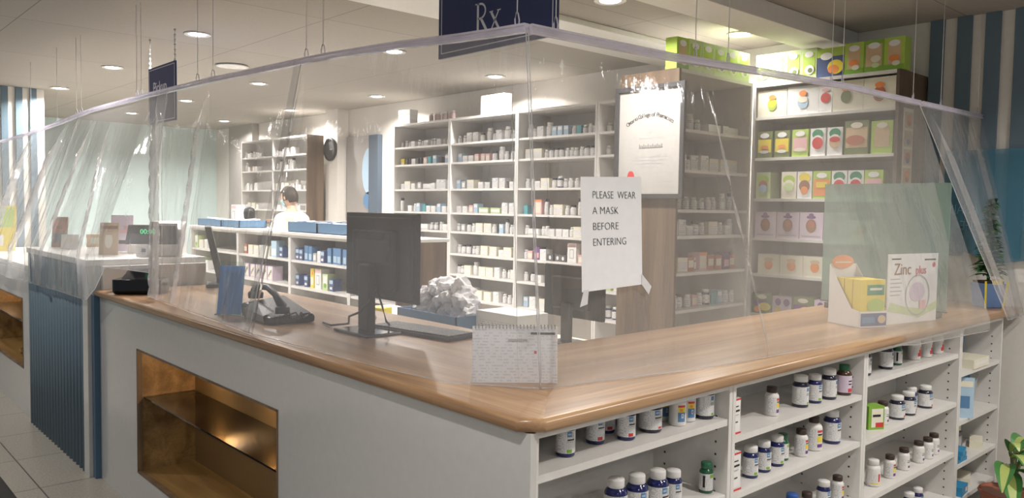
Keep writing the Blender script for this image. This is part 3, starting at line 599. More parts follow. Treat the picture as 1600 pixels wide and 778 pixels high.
# a few things on the bench
for (x, y, c, l) in ((2.15, 3.75, 'X', 'white carton on the low bench behind the top left of the monitor'), (2.25, 5.75, 'c', 'cream box on the low bench beside the person'), (2.25, 6.9, 'E', 'pale tall box on the low bench before the grey pillar')):
    o = bpy.data.objects.new('medicine_box', K[c][0]); C.objects.link(o); o.location = (x, y, 1.328); o.rotation_euler = (0, 0, -PI/2); o.scale = (1.2, 1.2, 1.3)
    tag(o, l, 'box')
    if c == 'X': o.location = (2.27, 3.75, 1.328)
    if c == 'E': o.location = (2.27, 6.9, 1.328)
t = thing('desk_fan', 'small dark rounded machine on the low bench at the far left', 'machine', (2.27, 6.62, 1.328))
MB().lathe([(.05, 0), (.05, .02), (.03, .03), (.04, .06), (.055, .09), (.06, .14), (.05, .18), (.02, .20)], 'black_plastic', 18).build('housing', t)

# person behind the bench
def skinned(name, joints, edges, m, parent=None, sub=2, root=0):
    me = bpy.data.meshes.new(name); me.from_pydata([j[0] for j in joints], edges, []); o = bpy.data.objects.new(name, me); C.objects.link(o)
    o.parent = parent; me.materials.append(MT[m]); md = o.modifiers.new('skin', 'SKIN'); md.use_smooth_shade = True
    for i, j in enumerate(joints):
        v = me.skin_vertices[0].data[i]; r = j[1] if isinstance(j[1], tuple) else (j[1], j[1]); v.radius = r; v.use_root = (i == root)
    s = o.modifiers.new('sub', 'SUBSURF'); s.levels = s.render_levels = sub
    return o
mat('skin', (.52, .33, .24), .55); mat('hair', (.035, .027, .022), .6); mat('coat', (.72, .74, .74), .8); mat('trousers', (.05, .06, .09), .8); mat('mask', (.33, .55, .60), .8)
pr_ = thing('person', 'person in a white coat and light blue mask working at the bench, seen in profile', 'person', (2.76, 6.62, 0), .35)
# local: facing +Y
J = [((0, 0, .93), (.13, .10)), ((0, 0, 1.12), (.12, .085)), ((0, .01, 1.33), (.15, .09)), ((0, .01, 1.44), (.09, .06)), ((0, .02, 1.50), .05), ((0, .035, 1.56), .055),
     ((.18, .01, 1.41), .05), ((.22, .05, 1.28), .042), ((.24, .13, 1.17), .036), ((.17, .30, 1.32), .030), ((.13, .37, 1.38), .024),
     ((-.18, .01, 1.41), .05), ((-.22, .05, 1.28), .042), ((-.24, .13, 1.17), .036), ((-.20, .32, 1.32), .030), ((-.17, .40, 1.36), .024),
     ((.09, 0, .85), .08), ((.10, .01, .47), .055), ((.10, -.02, .08), .035), ((.10, .10, .045), .032),
     ((-.09, 0, .85), .08), ((-.10, .01, .47), .055), ((-.10, -.02, .08), .035), ((-.10, .10, .045), .032)]
Ed = [(0, 1), (1, 2), (2, 3), (3, 4), (4, 5), (3, 6), (6, 7), (7, 8), (8, 9), (9, 10), (3, 11), (11, 12), (12, 13), (13, 14), (14, 15), (0, 16), (16, 17), (17, 18), (18, 19), (0, 20), (20, 21), (21, 22), (22, 23)]
for wi, sgn in ((10, -1), (15, 1)):     # five fingers per hand
    wx, wy, wz = J[wi][0]; base = len(J)
    J.append(((wx+sgn*.01, wy+.05, wz), (.026, .014))); Ed.append((wi, base))
    for q, (dx, ln) in enumerate(((-.03, .055), (-.010, .068), (.010, .072), (.028, .060))):
        a = len(J); J += [((wx+sgn*.01+dx, wy+.085, wz), .009), ((wx+sgn*.01+dx, wy+.085+ln*.5, wz-.008), .008), ((wx+sgn*.01+dx, wy+.085+ln*.85, wz-.03), .007)]
        Ed += [(base, a), (a, a+1), (a+1, a+2)]
    a = len(J); J += [((wx+sgn*.045, wy+.045, wz-.008), .010), ((wx+sgn*.055, wy+.08, wz-.02), .008)]; Ed += [(wi, a), (a, a+1)]
body = skinned('body', J, Ed, 'skin', pr_)
def head_mesh():
    bm = bmesh.new(); bmesh.ops.create_uvsphere(bm, u_segments=32, v_segments=24, radius=1)
    for v in bm.verts:
        x, y, z = v.co; y0 = y
        w_ = .074*(1-.22*max(0, -z)); v.co.x = x*w_*(1-.15*max(0, y0)*max(0, -z)); v.co.y = y*.094 + (.012 if z < -.1 and y > 0 else 0); v.co.z = z*.115
        if y0 > .8 and abs(x) < .22 and -.35 < z < .1: v.co.y += .020*(1-abs(x)/.22)*(1 if z < -.05 else .5)     # nose
        if y0 > .75 and .12 < abs(x) < .5 and .0 < z < .22: v.co.y -= .008   # eye sockets
    for f in bm.faces: f.smooth = True
    for sg in (-1, 1):
        e = bmesh.ops.create_uvsphere(bm, u_segments=10, v_segments=8, radius=.03)
        for v in e['verts']: v.co = Vector((v.co.x*.3+sg*.074, v.co.y*.6-.005, v.co.z-.005))
        for dx in (0,):
            e2 = bmesh.ops.create_uvsphere(bm, u_segments=10, v_segments=8, radius=.011)
            for v in e2['verts']: v.co += Vector((sg*.028, .080, .012))
    me = bpy.data.meshes.new('head'); bm.to_mesh(me); bm.free(); me.materials.append(MT['skin']); return me
# head is joined to the neck of the body
hd = bpy.data.objects.new('head', head_mesh()); C.objects.link(hd); hd.parent = pr_; hd.location = (0, .055, 1.635); hd.rotation_euler = (-.25, 0, 0)
def shell(name, sx, sy, sz, cut, m, loc, rot=(0, 0, 0), parent=hd):
    bm = bmesh.new(); bmesh.ops.create_uvsphere(bm, u_segments=28, v_segments=20, radius=1)
    bmesh.ops.delete(bm, geom=[v for v in bm.verts if cut(v.co)], context='VERTS')
    for v in bm.verts: v.co = Vector((v.co.x*sx, v.co.y*sy, v.co.z*sz))
    for f in bm.faces: f.smooth = True
    me = bpy.data.meshes.new(name); bm.to_mesh(me); bm.free(); me.materials.append(MT[m]); o = bpy.data.objects.new(name, me); C.objects.link(o); o.parent = parent; o.location = loc
    md = o.modifiers.new('th', 'SOLIDIFY'); md.thickness = .004; return o
shell('hair', .082, .103, .124, lambda c: (c.y > .35 and c.z < .45) or (c.z < -.35 and c.y > -.2) or c.z < -.6, 'hair', (0, -.004, .004))
shell('face_mask', .076, .104, .112, lambda c: c.y < .15 or c.z > -.02 or c.z < -.9, 'mask', (0, .012, -.002))
ck = [((0, 0, .70), (.20, .15)), ((0, 0, .95), (.175, .135)), ((0, .005, 1.15), (.16, .12)), ((0, .01, 1.33), (.185, .12)), ((0, .01, 1.43), (.12, .085)), ((0, .015, 1.475), (.062, .06)),
      ((.19, .01, 1.40), .068), ((.235, .05, 1.28), .058), ((.25, .13, 1.17), .052), ((.18, .30, 1.235), .043),
      ((-.19, .01, 1.40), .068), ((-.235, .05, 1.28), .058), ((-.25, .13, 1.17), .052), ((-.21, .30, 1.31), .043)]
skinned('coat', ck, [(0, 1), (1, 2), (2, 3), (3, 4), (4, 5), (4, 6), (6, 7), (7, 8), (8, 9), (4, 10), (10, 11), (11, 12), (12, 13)], 'coat', pr_)
tk = [((0, 0, .90), (.15, .12)), ((.09, 0, .82), .095), ((.10, .01, .47), .072), ((.10, -.02, .12), .058), ((-.09, 0, .82), .095), ((-.10, .01, .47), .072), ((-.10, -.02, .12), .058)]
skinned('trousers', tk, [(0, 1), (1, 2), (2, 3), (0, 4), (4, 5), (5, 6)], 'trousers', pr_)

# ------------------------------------------------------------------ open shelves below the right counter, with vitamins
FU = [(.021, .884, [.92, .68, .44, .2], 'leftmost open shelf unit below the wooden worktop'), (.886, 1.830, [.856, .67, .44, .2], 'second open shelf unit below the worktop, with the long bottle rows'),
      (1.832, 2.868, [.90, .665, .42, .2], 'third open shelf unit below the worktop, with black capped bottles'), (2.870, 3.478, [.80, .56, .345, .17], 'narrow open shelf unit at the right end, with leaflets and boxes')]
for x0, x1, zs, nm in FU:
    shelf_unit('shelf_unit', 'white '+nm, 'shelves', (x0, .012, 0), 0, x1-x0, .30, CT-.037, zs, pins=True, st=.018, shelf_t=.020)
V = {}
def vitamin(key, r, h, body, cap, lab, decal, wide=.86, n=24):
    t = thing('vitamin_bottle', None, 'bottle')
    nh = h*.83
    MB().lathe([(r*.86, 0), (r*.97, h*.015), (r, h*.05), (r, nh*.80), (r*.97, nh*.86), (r*.80, nh*.94), (r*.66, nh*.97), (r*.66, nh)], body, n).build('body', t)
    cr = r*wide; b = MB(); b.lathe([(cr*.97, nh*.975), (cr, nh*.985), (cr, h*.975), (cr*.95, h)], cap, n)
    b.build('cap', t)
    b = MB(); b.patch(r*1.012, -158, 158, h*.10, h*.66, lab, 28)
    R = r*1.02
    for a0, a1, z0, z1, m in decal: b.patch(R, a0, a1, h*z0, h*z1, m, 6)
    b.build('label', t); t['category'] = 'bottle'; V[key] = (t, [False]); return t
logo = [(2, 32, .51, .645, 'c_blue'), (7, 27, .555, .60, 'c_lblue'), (38, 41, .47, .63, 'ink'), (4, 50, .42, .455, 'ink'), (0, 44, .385, .395, 'c_grey')]
vitamin('nr', .026, .106, 'navy_glass', 'cap_white', 'label', logo+[(0, 34, .115, .205, 'c_red'), (36, 54, .12, .19, 'bottle_white')])
vitamin('ng', .026, .106, 'navy_glass', 'cap_white', 'label', logo+[(0, 32, .115, .20, 'c_green'), (34, 50, .12, .19, 'bottle_white')])
vitamin('dk', .029, .115, 'navy_dark', 'cap_white', 'label', [(18, 42, .52, .63, 'c_blue'), (16, 44, .38, .47, 'c_grey'), (22, 42, .12, .18, 'c_green')])
vitamin('dc', .029, .115, 'navy_dark', 'black_plastic', 'label', [(18, 42, .52, .63, 'c_blue'), (16, 44, .38, .47, 'c_grey'), (22, 42, .12, .18, 'c_lblue')])
vitamin('N', .033, .127, 'navy_glass', 'cap_white', 'label', logo+[(20, 45, .12, .18, 'c_lblue')], .72)
vitamin('Nr', .034, .105, 'navy_dark', 'cap_white', 'label', logo+[(24, 50, .12, .18, 'c_red')], .8)
vitamin('bw', .026, .107, 'bottle_white', 'cap_blue', 'bottle_white', [(-12, 40, .13, .40, 'c_blue'), (-12, 40, .40, .54, 'c_yellow'), (-12, 40, .54, .60, 'c_red'), (0, 22, .42, .50, 'c_orange'), (12, 28, .24, .36, 'c_white'), (16, 24, .26, .34, 'c_blue')], .82)
vitamin('gr', .0215, .095, 'green_glass', 'cap_green', 'label', [(10, 60, .52, .64, 'c_green'), (-50, -30, .2, .6, 'ink')], .8)
vitamin('br', .029, .118, 'brown_glass', 'cap_green', 'c_lilac', [(5, 50, .12, .24, 'c_red'), (8, 40, .36, .40, 'ink'), (8, 46, .46, .50, 'ink')], .68)
vitamin('wb', .0235, .098, 'bottle_white', 'cap_brown', 'label', [(10, 60, .55, .63, 'c_red'), (10, 58, .30, .46, 'c_yellow'), (10, 58, .12, .24, 'c_purple'), (14, 50, .48, .52, 'ink')], .78)
vitamin('WB', .031, .125, 'bottle_white', 'cap_brown', 'label', [(0, 50, .57, .64, 'c_red'), (0, 46, .28, .46, 'c_yellow'), (0, 50, .12, .22, 'c_purple'), (4, 46, .48, .53, 'ink')], .62)
vitamin('wp', .025, .098, 'bottle_white', 'cap_brown', 'bottle_white', [(0, 48, .38, .41, 'ink'), (0, 40, .46, .48, 'ink'), (10, 50, .14, .24, 'c_purple'), (-50, -8, .2, .55, 'label')], .82)
vitamin('wr', .028, .112, 'bottle_white', 'cap_white', 'bottle_white', [(0, 55, .15, .30, 'c_red'), (12, 50, .30, .42, 'c_red'), (22, 46, .42, .54, 'c_orange'), (-40, -5, .2, .5, 'label')], .8)
vitamin('wy', .029, .110, 'bottle_white', 'cap_white', 'bottle_white', [(10, 30, .2, .5, 'c_red'), (-50, 50, .11, .16, 'c_yellow'), (-40, 0, .2, .5, 'label')], .8)
def put(key, x, y, z, label, group, rz=-.15, s=1, sz=None):
    t, used = V[key]; o = copy_tree(t) if used[0] else t; used[0] = True
    o.location = (x, y, z+.0003); o.rotation_euler = (0, 0, rz); o.scale = (s, s, sz or s); tag(o, label, 'bottle', group); return o
g1 = 'vitamin bottles on the shelves below the worktop'
for a in [
 ('ng', .069, .100, .92, 'navy bottle with green tag, at far left partly hidden by the white post'), ('ng', .213, .090, .92, 'navy bottle with green tag standing alone, first full one under the worktop corner'),
 ('nr', .359, .115, .92, 'navy bottle with red tag, second full one on the left top shelf'), ('nr', .462, .165, .92, 'navy bottle with red tag, behind and between two front bottles'),
 ('nr', .455, .084, .92, 'navy bottle with red tag, in front, left of the dark fat bottle'), ('wp', .560, .170, .92, 'white bottle half hidden behind the dark fat bottle'),
 ('Nr', .575, .092, .92, 'fat dark bottle with green tag under the worktop'), ('bw', .705, .150, .92, 'blue capped bottle behind the pair with yellow labels'),
 ('bw', .691, .080, .92, 'blue capped white bottle with yellow label, left one of the front pair'), ('bw', .754, .090, .92, 'blue capped white bottle with yellow label, right one of the front pair'),
 ('dk', .828, .160, .92, 'dark bottle at the back of the left top shelf near the divider'), ('dk', .826, .075, .92, 'dark white capped bottle at the right end of the left top shelf'),
 ('N', .433, .098, .68, 'large cobalt bottle, leftmost in the row cut by the photo bottom edge'), ('N', .507, .082, .68, 'large cobalt bottle, second in the row cut by the photo bottom edge'),
 ('N', .585, .068, .68, 'large cobalt bottle, third in the row cut by the photo bottom edge'), ('nr', .672, .075, .68, 'smaller navy bottle at the right end of the cobalt bottle row'),
 ('gr', .842, .073, .68, 'green bottle standing alone on the second shelf left of the divider'),
 ('wb', 1.249, .084, .856, 'white bottle with brown cap and yellow label, alone on the top shelf'), ('dk', 1.448, .082, .856, 'dark white capped bottle, first of the three beside the lone white one'),
 ('ng', 1.548, .078, .856, 'dark white capped bottle, middle of the three on the top shelf'), ('dk', 1.650, .073, .856, 'dark white capped bottle, last of the three, beside the green capped one'),
 ('br', 1.765, .068, .856, 'dark brown bottle with green cap and pink label'),
 ('ng', 1.108, .076, .67, 'navy bottle beside the white carton, second shelf'), ('ng', 1.196, .079, .67, 'navy bottle, middle of the three beside the white carton'),
 ('ng', 1.292, .083, .67, 'navy bottle just left of the green one, second shelf'), ('gr', 1.365, .100, .67, 'green bottle squeezed between navy and white bottles'),
 ('wb', 1.462, .080, .67, 'white brown capped bottle just right of the green one'), ('WB', 1.572, .088, .67, 'larger white brown capped bottle beside the big cobalt one'),
 ('N', 1.716, .086, .67, 'large cobalt bottle at the right end of the second shelf'),
 ('bw', 1.387, .068, .44, 'blue capped bottle whose top just shows at the photo bottom edge'), ('wb', 1.462, .050, .44, 'white brown capped bottle at the bottom edge beside the blue cap'),
 ('ng', 1.617, .063, .44, 'navy white capped bottle on the third shelf at the photo bottom'), ('wb', 1.733, .064, .44, 'white brown capped bottle on the third shelf next to the divider'),
 ('N', 1.892, .085, .90, 'cobalt bottle at the left end of the third unit, half hidden'), ('dc', 1.99, .091, .90, 'dark bottle under the worktop, left one of two in the third unit'),
 ('dc', 2.20, .089, .90, 'dark bottle under the worktop, right one of two in the third unit'), ('gr', 2.33, .095, .90, 'pale labelled green bottle right of the dark pair'),
 ('wr', 2.53, .099, .90, 'white bottle with red fruit label, leftmost of three'), ('wr', 2.64, .090, .90, 'white bottle with red fruit label, middle of three'), ('wr', 2.78, .090, .90, 'white bottle with red fruit label, rightmost of three'),
 ('wp', 2.170, .082, .665, 'small white bottle between the green carton and navy bottles'), ('Nr', 2.314, .080, .665, 'fat navy bottle, first of four on the middle shelf of the third unit'),
 ('Nr', 2.430, .078, .665, 'fat navy bottle, second of four on the middle shelf of the third unit'), ('nr', 2.520, .100, .665, 'slim navy bottle, third of four on the middle shelf of the third unit'),
 ('Nr', 2.630, .080, .665, 'navy bottle, last of four on the middle shelf of the third unit'),
 ('wr', 1.94, .10, .42, 'red labelled bottle hidden at the left end of the white bottle row'), ('wy', 2.080, .074, .42, 'white bottle with white cap and yellow band, leftmost in its row'),
 ('wb', 2.237, .070, .42, 'white bottle with black cap and yellow label, second in its row'), ('wp', 2.397, .074, .42, 'white bottle with black cap, third in its row'),
 ('wp', 2.562, .073, .42, 'white bottle with black cap, fourth in its row'), ('wp', 2.661, .070, .42, 'white bottle with black cap, fifth in its row'), ('wp', 2.758, .078, .42, 'white bottle with black cap, last in its row'),
 ('nr', 2.45, .064, .2, 'navy bottle at the bottom edge of the third unit, left of two'), ('nr', 2.545, .064, .2, 'navy bottle at the bottom edge of the third unit, right of two')]:
    put(*a, g1, rz=-(.62 if a[1] < .9 else .55)+random.uniform(-.12, .12), s={'Nr': .98, 'wb': 1.02}.get(a[0], 1))
def carton(name, w, d, h, base, decals, loc, rz, label, group=None, tilt=(0, 0)):
    o = bpy.data.objects.new(name, box_mesh(name, w, d, h, base, decals)); C.objects.link(o); o.location = loc; o.rotation_euler = (tilt[0], tilt[1], rz); return tag(o, label, 'box', group)
lines = [('q', 0, .97, 1, .05, 'c_red'), ('q', 0, .78, .5, .03, 'ink'), ('q', .05, .66, .6, .05, 'ink'), ('q', 0, .55, .5, .02, 'c_grey'), ('q', 0, .35, .3, .03, 'ink'), ('q', 0, .04, 1, .05, 'c_red')]
carton('carton', .05, .09, .115, 'c_white', lines, (.935, .075, .8563), 0, 'white carton with red edge lines, top shelf beside the divider')
carton('carton', .062, .10, .125, 'c_white', lines, (.94, .08, .6703), 0, 'white carton with red edge lines, second shelf beside the navy bottles')
carton('carton', .075, .06, .098, 'c_green', [('q', .05, .5, .75, .8, 'c_cream'), ('q', .2, .2, .5, .2, 'c_red'), ('q', 0, .6, .5, .1, 'ink')], (2.07, .085, .6653), -.5, 'green and white carton left of the navy bottles, third unit')
carton('carton', .10, .05, .20, 'c_blue', [('q', 0, .8, .8, .1, 'c_lblue'), ('q', 0, .3, .7, .3, 'c_dgrey'), ('q', 0, .15, .3, .1, 'c_lblue')], (3.27, .17, .8003), 0, 'tall blue box standing under the worktop at the right end')
carton('carton', .22, .12, .045, 'c_cream', [('q', 0, .5, .8, .3, 'c_white')], (3.03, .09, .8003) if 0 else (3.16, .07, .8003), 0, 'flat cream box on the top shelf of the narrow unit')
carton('leaflet', .12, .012, .20, 'c_lblue', [('q', 0, .85, .9, .15, 'c_cream'), ('q', 0, .4, .7, .3, 'c_blue')], (3.00, .05, .5603), -1.0, 'pale blue leaflet standing in the narrow unit')
carton('leaflet', .12, .012, .20, 'c_blue', [('q', 0, .85, .9, .15, 'c_white')], (3.09, .10, .5603), -1.0, 'dark blue leaflet standing behind the pale one')
carton('picture_frame', .10, .02, .18, 'c_grey', [('q', 0, .5, .8, .8, 'c_white')], (3.27, .13, .5603), -1.1, 'grey board leaning in the narrow unit', tilt=(0, .12))
carton('carton', .10, .07, .10, 'c_dgrey', [('q', 0, .5, .7, .6, 'c_grey')], (3.15, .13, .3453), 0, 'dark box on the third shelf of the narrow unit')
carton('carton', .06, .05, .115, 'c_cream', [('o', 0, .6, .6, .3, 'c_pink'), ('q', 0, .2, .6, .2, 'c_pink')], (3.25, .15, .3453), .2, 'cream and pink carton on the third shelf of the narrow unit')
carton('carton', .15, .06, .035, 'c_cream', [('q', 0, .5, .8, .4, 'c_grey')], (3.36, .08, .3453), .3, 'flat grey box at the right of the third shelf')
mat('cyan', (.03, .26, .48), .4)
for k in range(3): carton('carton', .12, .045, .018, 'cyan', [], (2.99+.01*k, .045, .3453+.019*k), .1*k, 'bright blue flat packet, %s of the stack of three' % ['lowest', 'middle', 'topmost'][k], 'blue flat packets')
carton('carton', .12, .10, .045, 'cyan', [('q', .2, .5, .3, .5, 'c_white')], (3.03, .07, .1703), .1, 'blue box on the lowest visible shelf of the narrow unit')
carton('carton', .16, .10, .03, 'c_cream', [('q', 0, .5, .8, .4, 'c_grey')], (3.26, .12, .1703), .3, 'flat cream box on the lowest visible shelf of the narrow unit')
carton('carton', .07, .05, .12, 'c_grey', [('q', 0, .5, .8, .8, 'c_pink')], (3.12, .22, .1703), 0, 'pinkish carton at the back of the lowest shelf')

# ------------------------------------------------------------------ things on the counter
# monitor seen from behind
t = thing('computer_monitor', 'black computer monitor on the left counter, seen from behind', 'monitor', (.44, 1.335, CT), -PI/2)   # local -Y = world -X (back side)
b = MB(); b.box((-.253, 0, .128), (.253, .018, .468), 'black_plastic'); b.build('screen_frame', t, bevel=.004)
b = MB(); b.box((-.235, -.012, .145), (.235, .0, .452), 'black_plastic'); b.box((-.15, -.034, .17), (.15, -.012, .40), 'black_plastic'); b.build('back_cover', t, bevel=.006)
b = MB()
for k in range(22): b.box((-.12, -.0352, .36-.004*k), (.12, -.034, .362-.004*k), 'dark_grey')
b.build('vent', t)
MB().box((-.04, -.075, .01), (.04, -.040, .27), 'black_plastic').build('stand', t, bevel=.008)
MB().box((-.115, -.14, .0005), (.13, .06, .012), 'black_gloss').build('base', t, bevel=.006)
MB().tube([(.03, -.04, .17), (.07, -.09, .13), (.05, -.12, .09), (-.06, -.10, .06), (-.13, -.06, .02), (-.20, -.10, .008), (-.30, -.08, .006)], .0045, 'black_plastic').build('cable', t)
MB().tube([(.03, -.042, .2), (.10, -.05, .11), (.08, -.02, .05), (0, .05, .02)], .004, 'black_plastic').build('cable', t)
# keyboard
t = thing('keyboard', 'black computer keyboard lying beside the monitor on the worktop', 'keyboard', (.535, 1.19, CT), PI/2+.15)   # local x along world +Y
MB().prism([(-.225, -.085), (.225, -.085), (.225, .07), (-.225, .07)], .001, .014, 'black_plastic').build('tray', t, bevel=.004)
b = MB()
for r_ in range(6):
    for k in range(18):
        if r_ == 0 and 4 <= k <= 8: continue
        x = -.213+k*.0237; y = -.072+r_*.0225; b.box((x, y, .014), (x+.020, y+.019, .021), 'dark_grey')
b.box((-.213+4*.0237, -.072, .014), (-.213+9*.0237-.003, -.053, .021), 'dark_grey')
b.build('keys', t)
tag(MB().tube([(.42, 1.36, CT+.012), (.47, 1.45, CT+.01), (.52, 1.58, CT+.01), (.60, 1.62, CT+.01)], .012, 'clear_vial').build('crumpled_wrap'), 'small crumpled clear wrapper lying behind the keyboard', 'wrapper')
# phone
t = thing('desk_telephone', 'black desk telephone with a grey panel on the left counter', 'telephone', (.27, 1.87, CT), PI/2-.08)
# local x -> world +Y (left in view), local y -> world -X
MB().poly([(-.17, -.10, 0), (.17, -.10, 0), (.17, .10, 0), (-.17, .10, 0), (-.17, -.10, .035), (.17, -.10, .085), (.17, .10, .060), (-.17, .10, .030)],
          [(0, 3, 2, 1), (4, 5, 6, 7), (0, 1, 5, 4), (1, 2, 6, 5), (2, 3, 7, 6), (3, 0, 4, 7)], 'black_plastic').build('base', t, (0, 0, .001), bevel=.012, seg=3)
MB().poly([(-.12, .103, .006), (.10, .103, .006), (.10, .108, .045), (-.12, .108, .035), (-.12, .06, .052), (.10, .06, .078), ], [(0, 1, 2, 3), (3, 2, 5, 4)], 'grey').build('display_panel', t)
hs = [(-.16, .035, .055), (-.14, .035, .075), (-.07, .035, .115), (.02, .035, .137), (.10, .035, .135), (.16, .035, .115), (.19, .035, .09)]
MB().tube(hs, [.016, .020, .014, .0135, .014, .022, .020], 'black_plastic', 12).build('handset', t)
b = MB(); b.lathe([(.030, .045), (.030, .068), (.024, .075)], 'black_plastic', 18, c=(-.145, .035)); b.lathe([(.032, .078), (.034, .100), (.026, .11)], 'black_plastic', 18, c=(.165, .035)); b.build('ear_cups', t)
MB().tube([(-.17+.02*math.sin(k*.5), -.02+.05*math.cos(k*.35)+.012*math.sin(k*2.2), .035+.014*math.cos(k*2.2)) for k in range(26)], .004, 'black_plastic', 6).build('cord', t)
# blue leaflet stand
t = thing('brochure_holder', 'bright blue leaflet in a clear stand left of the telephone', 'leaflet stand', (.16, 2.12, CT), -.75)
mat('bright_blue', (.02, .30, .90), .35)
MB().poly([(-.055, 0, .002), (.055, 0, .002), (.055, .055, .215), (-.055, .055, .215), (-.055, .004, .002), (.055, .004, .002), (.055, .059, .215), (-.055, .059, .215)], [(0, 1, 2, 3), (7, 6, 5, 4), (0, 3, 7, 4), (1, 5, 6, 2), (3, 2, 6, 7), (0, 4, 5, 1)], 'bright_blue').build('leaflet', t)
b = MB(); b.box((-.06, -.012, .0005), (.06, .07, .004), 'glass'); b.poly([(-.06, -.006, .004), (.06, -.006, .004), (.06, .052, .235), (-.06, .052, .235)], [(0, 1, 2, 3)], 'glass'); b.build('clear_stand', t)
# customer display
t = thing('customer_display', 'black customer display on a pole with green digits', 'display', (.27, 3.42, CT), -.55)
MB().lathe([(.07, .0005), (.07, .010), (.03, .02), (.022, .03)], 'black_plastic', 20).build('base', t)
MB().lathe([(.022, .03), (.022, .26)], 'dark_grey', 14).build('pole', t)
b = MB(); b.poly([(-.15, -.03, .255), (.13, -.03, .255), (.12, -.015, .365), (-.135, -.015, .365), (-.15, .04, .255), (.13, .04, .255), (.12, .03, .365), (-.135, .03, .365)], [(0, 1, 2, 3), (7, 6, 5, 4), (0, 3, 7, 4), (1, 5, 6, 2), (3, 2, 6, 7), (0, 4, 5, 1)], 'black_plastic')
b.box((-.02, -.01, .365), (.02, .02, .385), 'black_plastic'); b.build('housing', t, bevel=.004)
mat('green_led', (.02, .5, .15), .4, emit=(.05, 1, .35), estr=1.2)
text('digits', '00:00', .038, frame((-.07, -.0262, .315), (1, 0, 0), (0, .13, 1)), 'green_led', t)
# card terminal cradle
t = thing('card_terminal', 'glossy black payment terminal cradle under the customer display', 'payment terminal', (.13, 3.22, CT), -.6)
MB().prism([(-.12, -.09), (.13, -.09), (.13, .09), (-.12, .09)], .0005, .08, 'black_gloss').build('body', t, bevel=.02, seg=4)
MB().poly([(-.08, -.07, .081), (.08, -.07, .081), (.08, .07, .13), (-.08, .07, .13), (-.08, .07, .081), (.08, .07, .081)], [(0, 1, 2, 3), (0, 3, 4), (1, 5, 2), (3, 2, 5, 4)], 'black_gloss').build('keypad', t, bevel=.004)
# white printer and the slanted screen
t = thing('receipt_printer', 'white receipt printer standing on the tall counter section behind the display', 'printer', (.44, 3.72, 1.236), -.5)
MB().poly([(-.10, -.10, 0), (.10, -.10, 0), (.10, .12, 0), (-.10, .12, 0), (-.10, -.10, .17), (.10, -.10, .17), (.10, .12, .215), (-.10, .12, .215)], [(0, 3, 2, 1), (4, 5, 6, 7), (0, 1, 5, 4), (1, 2, 6, 5), (2, 3, 7, 6), (3, 0, 4, 7)], 'white').build('body', t, bevel=.01)
MB().box((-.07, -.04, .178), (.07, -.03, .20), 'dark_grey').build('paper_slot', t)
t = thing('computer_monitor', 'dark slanted screen seen edge-on, right of the white printer', 'monitor', (.62, 3.34, CT), math.atan2(.93, .37))
MB().poly([(-.17, -.02, .06), (.17, -.02, .06), (.17, .02, .06), (-.17, .02, .06), (-.17, .05, .36), (.17, .05, .36), (.17, .085, .36), (-.17, .085, .36)], [(0, 3, 2, 1), (4, 5, 6, 7), (0, 1, 5, 4), (1, 2, 6, 5), (2, 3, 7, 6), (3, 0, 4, 7)], 'dark_grey').build('screen', t, bevel=.004)
MB().box((-.09, -.08, .0005), (.09, .08, .02), 'dark_grey').build('base', t, bevel=.005); MB().box((-.03, -.02, .02), (.03, .02, .08), 'dark_grey').build('stand', t)
# cards on the tall section
def card(x, y, w_, h_, base, decs, label, z=1.2355, rz=-.75, cat='card'):
    t = thing('display_card', label, cat, (x, y, z), rz)
    o = bpy.data.objects.new('card', box_mesh('card', w_, .004, h_, base, decs)); C.objects.link(o); o.parent = t; o.rotation_euler = (-.12, 0, 0)
    MB().poly([(-.02, .004, h_*.7), (.02, .004, h_*.7), (.02, .06, .001), (-.02, .06, .001)], [(0, 1, 2, 3)], base).build('easel', t)
    return t
card(.14, 5.0, .11, .215, 'c_brown', [('q', 0, .7, .8, .3, 'c_rust'), ('q', 0, .3, .8, .3, 'c_dgrey')], 'dark brown card standing on the tall slatted counter section')
card(.18, 3.98, .12, .20, 'c_tan', [('o', 0, .45, .4, .5, 'c_cream'), ('q', 0, .85, .9, .1, 'c_brown')], 'tan card with a pale emblem on the tall counter section')
card(.36, 4.35, .15, .24, 'c_lilac', [('q', 0, .25, .8, .1, 'ink'), ('q', 0, .6, .6, .2, 'c_pink')], 'pale pink notice card at the back of the tall counter section')
card(.30, 3.70, .09, .075, 'c_white', [('q', 0, .5, .7, .6, 'label_small'), ('q', 0, .5, .3, .3, 'c_dgrey')], 'small printed white card under the customer display')
card(.14, 4.72, .12, .10, 'c_white', [('q', 0, .6, .6, .3, 'c_cream')], 'small blank white card beside the brown card')
carton('carton', .14, .12, .09, 'c_tan', [('q', 0, .5, .6, .5, 'c_cream')], (.22, 5.0+.0, 1.2355) if 0 else (.40, 4.98, 1.2355), -.6, 'low tan box on the far end of the tall counter section')
carton('carton', .16, .12, .055, 'c_white', [], (.30, 4.05+.02, 1.2355) if 0 else (.42, 4.08, 1.2355), -.6, 'flat white box lying behind the tan card')
# yellow poster at the far left edge
tag(MB().box((0, 0, 0), (.30, .004, .42), 'c_yellow').quad(.02, .28, .22, .40, -.001, 'c_lime').quad(.04, .2, .05, .15, -.001, 'c_white').build('poster_board', None, (.02, 7.35, 1.091), rot=(-.1, 0, -.6)), 'yellow and lime poster board at the far left edge', 'poster')
